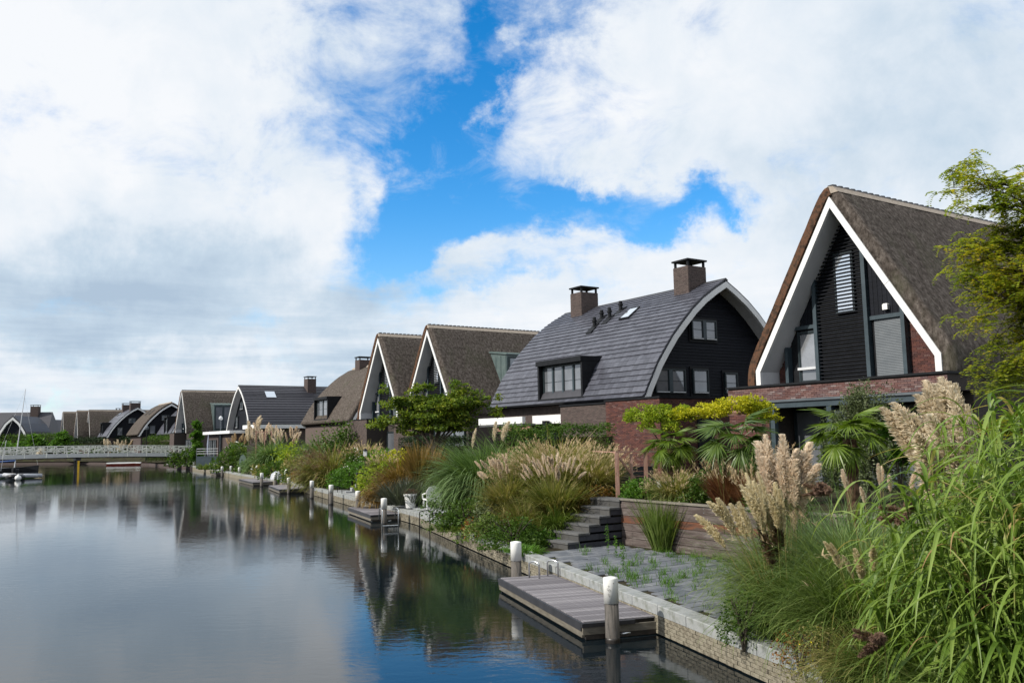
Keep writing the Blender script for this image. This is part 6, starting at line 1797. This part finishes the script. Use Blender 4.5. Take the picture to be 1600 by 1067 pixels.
mb = MB(); mb.box(0, 4.6, 0, 2.5, 2.1, 2.4); mb.build('roof', M['black'], t)
for xx in (.1, 2.2, 4.4):
    mb = MB(); mb.box(xx, xx + .15, 0, .15, 0, 2.1); mb.build('post', M['beam'], t)
mb = MB(); mb.box(.3, 4.3, 2.3, 2.4, 0, 2.09); mb.build('back_wall', M['black_board'], t)
t = thing('garden_shed', 'black garden shed behind the bridge under the three far gables', 'shed', (-95.37, 181.00, 1.0)); mb = MB(); mb.box(0, 3.3, 0, 3, 0, 3.0); mb.build('wall', M['black_board'], t); mb = MB(); mb.box(-.1, 3.4, -.1, 3.1, 3.0, 3.12); mb.build('roof', M['roof_flat'], t)

# ------------------------------------------------------------------ smaller things
t = thing('lamp_post', 'slim black lamp post with a lantern head above the bridge', 'lamp post', (-54.48, 128.00, 1.0)); mb = MB(); mb.tube([(0, 0, 0), (0, 0, 4.6)], .07, 8); mb.build('pole', M['black'], t)
mb = MB(); mb.lathe([(.12, 4.6), (.28, 4.75), (.28, 5.0), (.1, 5.25)], 10); mb.build('lantern', M['shutter'], t)
t = thing('lamp_post', 'tall grey lamp post between the dark deck and the arch gable house', 'lamp post', (-36.04, 106.00, .8)); mb = MB(); mb.tube([(0, 0, 0), (0, 0, 5.6)], .07, 8); mb.build('pole', M['shutter'], t)
mb = MB(); mb.lathe([(.1, 5.5), (.25, 5.6), (.25, 5.8), (.08, 6.0)], 10); mb.build('lantern', M['sill'], t)
mb = MB(); mb.box(-.35, .35, .3, .6, 0, 3.6); mb.build('dark_screen', M['black'], t)
t = thing('parasol', 'folded grey-blue parasol on the deck before the thatched house', 'parasol', (-40.20, 114.00, 1.2)); mb = MB(); mb.lathe([(.05, .3), (.30, 1.0), (.32, 2.2), (.16, 3.6), (.03, 3.9)], 10); mb.build('folded_canopy', M['umbrella'], t, smooth=True); mb = MB(); mb.tube([(0, 0, -.3), (0, 0, 4.0)], .04, 6); mb.build('pole', M['shutter'], t)
dk = thing('raised_deck', 'dark raised garden deck with grey railing beside the footbridge end', 'deck', (-39.31, 107.00, .45), R(-6))
mb = MB(); mb.box(0, 3.0, 0, 4, 0, 1.35); mb.build('base', M['steel'], dk)
mb = MB(); mb.box(0, 3.6, -.05, 0, -.05, 1.45); mb.build('front_panel', M['steel'], dk)
for zz in (1.75, 2.05, 2.35):
    mb = MB(); mb.box(0, 3.6, -.03, .02, zz, zz + .06); mb.build('rail', M['sill'], dk)
for xx in (0, 1.2, 2.4, 3.55):
    mb = MB(); mb.box(xx, xx + .06, -.03, .03, 1.36, 2.42); mb.build('railing_post', M['shutter'], dk)
t = thing('brown_fence', 'brown board fence end between green climber and dark grass', 'fence', (-28.41, 92.00, .6), R(10))
for i in range(6):
    mb = MB(); mb.box(i * .19, i * .19 + .18, 0, .05, 0, 2.6 + i * .10); mb.build('fence_board', M['sleeper'], t)
t = thing('trellis', 'tall pinkish timber trellis frame by the flat-roofed garden room', 'trellis', (-26.93, 90.00, 1.4))
for xx in (0, .9, 1.6):
    mb = MB(); mb.box(xx, xx + .09, 0, .09, 0, 3.3 if xx != .9 else 3.0); mb.build('post', M['timber_pink'], t)
for zz in (.3, 3.1):
    mb = MB(); mb.box(.09, 1.6, .02, .08, zz, zz + .07); mb.build('rail', M['timber_pink'], t)
t = thing('board', 'upright oval grey-green board leaning by the brown fence', 'board', (-28.23, 90.00, .6)); mb = MB()
nn_ = 16; mb.add([(math.cos(6.283 * i / nn_) * .36, 0, .85 + math.sin(6.283 * i / nn_) * .8) for i in range(nn_)] + [(math.cos(6.283 * i / nn_) * .36, .1, .85 + math.sin(6.283 * i / nn_) * .8) for i in range(nn_)], [tuple(range(nn_)), tuple(range(2 * nn_ - 1, nn_ - 1, -1))] + [((i + 1) % nn_, i, i + nn_, (i + 1) % nn_ + nn_) for i in range(nn_)]); mb.build('board', M['zinc'], t)
# white pot with dried flowers
t = thing('flower_pot', 'white plastic pot with dried heather on the stone platform', 'flower pot', (-4.45, 37.20, .555))
mb = MB(); mb.lathe([(.20, 0), (.27, .50), (.31, .51), (.31, .60), (.27, .60), (.26, .52)], 20); mb.build('pot', M['plastic_white'], t, smooth=False)
p, nr = lump_points(900, .34, .34, .22, 16, zc=.62); v, f = leaves(900, p, .06, nr, .3); stuff(link('heather', mesh_np('heather', v, f, L['plume_brown']), None, t))
p, nr = lump_points(700, .38, .38, .24, 16, zc=.62); v, f = leaves(700, p, .05, nr, .3); stuff(link('heather_rim', mesh_np('heather_rim', v, f, L['lavender']), None, t))
# white moulded chair
t = thing('garden_chair', 'low white plastic garden chair half hidden by the bush', 'chair', (-3.44, 36.30, .555), R(200))
mb = MB()
for (xx, yy) in ((-.28, -.28), (.28, -.28), (-.28, .28), (.28, .28)): mb = MB(); mb.bar((xx * 1.08, yy * 1.08, 0), (xx, yy, .40), .06, .05); mb.build('leg', M['plastic_white'], t)
mb = MB(); mb.bev(-.33, .33, -.33, .33, .38, .43, .02); mb.build('seat', M['plastic_white'], t)
back = [(-.31, .33), (-.34, .75), (-.22, .92), (0, .97), (.22, .92), (.34, .75), (.31, .33)]
mb = MB(); mb.prism([(x, z) for x, z in back], .30, .345); mb.build('backrest', M['plastic_white'], t)
for sx in (-1, 1):
    mb = MB(); mb.bar((sx * .34, -.30, .60), (sx * .34, .32, .68), .06, .04); mb.bar((sx * .33, -.29, .40), (sx * .34, -.29, .60), .05, .05); mb.build('armrest', M['plastic_white'], t)
# black panel, steps, lantern
t = thing('black_panel', 'upright black panel beside white stepping blocks', 'panel', (-8.74, 49.00, .5), R(20)); mb = MB(); mb.bev(-.18, .18, -.25, .25, 0, 1.15, .02); mb.build('panel', M['black'], t)
t = thing('stepping_blocks', 'three pale stone stepping blocks beside the black panel', 'steps', (-9.16, 49.30, .5), R(20))
for i, (xx, hh_) in enumerate(((-.45, .12), (-.12, .30), (.15, .48))):
    mb = MB(); mb.bev(xx, xx + .34, -.3, .3, 0, hh_, .02); mb.build('block', M['paving_pale'], t)
t = thing('garden_lantern', 'small black garden lantern on a thin pole by the yellow shrub', 'lantern', (-8.60, 50.00, 1.1)); mb = MB(); mb.tube([(0, 0, 0), (0, 0, 1.45)], .03, 6); mb.build('pole', M['black'], t)
mb = MB(); mb.box(-.1, .1, -.1, .1, 1.46, 1.75); mb.build('glass_body', M['sill'], t); mb = MB(); mb.lathe([(.18, 1.752), (.02, 1.9)], 4); mb.build('lantern_roof', M['black'], t)
t = thing('flower_pot', 'dark pot under the small orange bush near the quay', 'flower pot', (-15.28, 61.80, .5)); mb = MB(); mb.lathe([(.22, 0), (.32, .42), (.30, .43)], 14); mb.build('pot', M['rubber'], t, smooth=True)
t = thing('covered_dinghy', 'small boat under a pale grey cover on the quay by the third dock', 'boat', (-18.85, 68.80, .55), R(110))
prof = [(-1.0, 0.0, .05), (-.9, .35, .35), (-.2, .42, .72), (.5, .40, .62), (1.1, .05, .35)]
mb = MB(); vs = []
for (xx, w_, h_) in prof:
    for (yy, zz) in ((-w_ - .08, 0), (-w_, h_ * .6), (0, h_), (w_, h_ * .6), (w_ + .08, 0)): vs.append((xx, yy, zz))
fs = [(i * 5 + j, i * 5 + j + 1, (i + 1) * 5 + j + 1, (i + 1) * 5 + j) for i in range(4) for j in range(4)] + [(0, 1, 2, 3, 4), (24, 23, 22, 21, 20)]
mb.add(vs, fs); mb.build('cover', M['grey_rubber'], t, smooth=True)
for (x, y, lab) in ((-23.82, 80.00, 'small white heron-like garden ornament by the fourth dock'), (-17.45, 66.00, 'small white bird ornament near the third dock')):
    t = thing('bird_ornament', lab, 'ornament', (x, y, .5)); mb = MB(); mb.tube([(0, 0, 0), (0, 0, .45), (.02, 0, .7), (.08, 0, .85), (.18, 0, .84)], [.02, .05, .09, .05, .015], 8); mb.build('body', M['plastic_white'], t, smooth=True)
    mb = MB(); mb.tube([(.0, .03, -.02), (.0, .02, .4)], .012, 5); mb.build('leg', M['shutter'], t)

# boats by the left bank
def inflatable(label, x, y, rz, l=3.4, cover='rubber', motor=True):
    t = thing('inflatable_boat', label, 'boat', (x, y, .0), rz)
    w = .62; pts = [(-l / 2, -w, .28), (l * .15, -w, .30), (l * .38, -w * .6, .38), (l * .5, 0, .46), (l * .38, w * .6, .38), (l * .15, w, .30), (-l / 2, w, .28)]
    mb = MB(); mb.tube(pts, [.20, .23, .22, .21, .22, .23, .20], 12); mb.build('hull_tube', M[cover], t, smooth=True)
    mb = MB(); mb.box(-l / 2 + .1, l * .35, -w, w, .08, .2); mb.build('floor', M['shutter'], t)
    mb = MB(); mb.box(-l / 2 + .05, -l / 2 + .12, -w, w, .1, .55); mb.build('transom', M['beam'], t)
    mb = MB(); mb.box(-.1, .15, -w, w, .42, .48); mb.build('thwart', M['beam'], t)
    if motor:
        mb = MB(); mb.bev(-l / 2 - .35, -l / 2 + .02, -.17, .17, .62, 1.08, .06); mb.build('outboard_cowl', M['black'], t)
        mb = MB(); mb.box(-l / 2 - .22, -l / 2 - .08, -.06, .06, -.4, .619); mb.build('outboard_leg', M['black'], t)
    return t
inflatable('black inflatable dinghy with an outboard motor, nearest the bridge on the left', -52.6, 91.3, R(-65), 3.4, 'rubber')
inflatable('pale grey inflatable dinghy lying behind the black one', -53.6, 94.6, R(-150), 3.6, 'grey_rubber', False)
inflatable('second pale grey dinghy farther left beside the white-capped posts', -57.0, 95.6, R(-120), 3.2, 'grey_rubber', True)
for (x, y, lab) in ((-51.3, 89.6, 'round white fender buoy floating beside the black dinghy'), (-54.6, 90.4, 'round white fender buoy by the left posts')):
    t = thing('fender_buoy', lab, 'buoy', (x, y, .25)); mb = MB(); mb.lathe([(.02, -.3), (.2, -.24), (.3, -.1), (.32, .03), (.24, .2), (.08, .3), (.05, .38)], 14); mb.build('buoy', M['plastic_white'], t, smooth=True)
t = thing('jetty', 'low dark jetty by the left bank behind the dinghies', 'jetty', (-60.5, 87.0, 0), R(48))
for i in range(26):
    mb = MB(); mb.bev(i * .2, i * .2 + .18, 0, 1.2, .30, .35, .01); mb.build('deck_plank', M['deck'], t)
t = thing('sailing_boat', 'sailing boat behind the footbridge whose thin leaning mast rises above it', 'boat', (-71.59, 124.00, 0), R(10))
mb = MB(); vs = []
for (xx, w_, zk) in ((-3, .7, .55), (-1, 1.0, .5), (1.5, .8, .6), (3.2, .05, .8)):
    for (yy, zz) in ((-w_, zk), (-w_ * .7, 0), (0, -.3), (w_ * .7, 0), (w_, zk)): vs.append((xx, yy, zz))
fs = [(i * 5 + j, (i + 1) * 5 + j, (i + 1) * 5 + j + 1, i * 5 + j + 1) for i in range(3) for j in range(4)] + [(0, 1, 2, 3, 4)] + [(i * 5, i * 5 + 4, (i + 1) * 5 + 4, (i + 1) * 5) for i in range(3)]
mb.add(vs, fs); mb.build('hull', M['rubber'], t)
mb = MB(); mb.tube([(0, 0, .5), (.5, 0, 6), (1.0, 0, 11.8)], [.09, .075, .035], 8); mb.build('mast', M['sill'], t)
mb = MB(); mb.tube([(1.0, 0, 11.7), (-2.9, 0, .6)], .012, 4); mb.tube([(.9, 0, 10.6), (3.1, 0, .8)], .012, 4); mb.build('rigging', M['sill'], t)
mb = MB(); mb.tube([(0.1, 0, 1.5), (-2.4, 0, 1.35)], [.12, .09], 8); mb.build('furled_sail', M['blue_cover'], t)
t = thing('small_mast', 'short thin pole at the far left edge above the bridge', 'pole', (-64.04, 108.00, .5)); mb = MB(); mb.tube([(0, 0, 0), (.5, 0, 3.8)], .04, 6); mb.build('pole', M['sill'], t)
t = thing('canal_boat', 'low boat with red-brown hull and white deck moored beyond the bridge', 'boat', (-67.02, 150.00, 0), R(3))
mb = MB(); vs = []
for (xx, w_, zk) in ((-3.3, .8, .5), (0, 1.1, .5), (2.4, .9, .6), (3.5, .1, .8)):
    for (yy, zz) in ((-w_, zk), (-w_ * .8, -.1), (w_ * .8, -.1), (w_, zk)): vs.append((xx, yy, zz))
fs = [(i * 4 + j, (i + 1) * 4 + j, (i + 1) * 4 + j + 1, i * 4 + j + 1) for i in range(3) for j in range(3)] + [(0, 1, 2, 3)]
t.scale = (1, 1, .6); mb.add(vs, fs); mb.build('hull', M['red_paint'], t)
mb = MB(); mb.box(-3.2, 2.6, -.95, .95, .5, .82); mb.build('deck_cover', M['white'], t)
for (px_, y_, mt, lab) in ((-100.49, 182.00, 'blue_cover', 'blue tarpaulin heap seen through the bridge railing'), (-107.67, 186.00, 'blue_cover', 'dark blue covered boat seen through the bridge railing at left'), (-74.06, 168.00, 'yellow_paint', 'yellow kayak seen through the bridge railing')):
    t = thing('covered_load', lab, 'cover', (px_, y_, .6)); mb = MB(); mb.lathe([(1.0, 0), (.9, .9), (.3, 1.6), (.02, 1.7)], 8); mb.build('cover', M[mt], t)
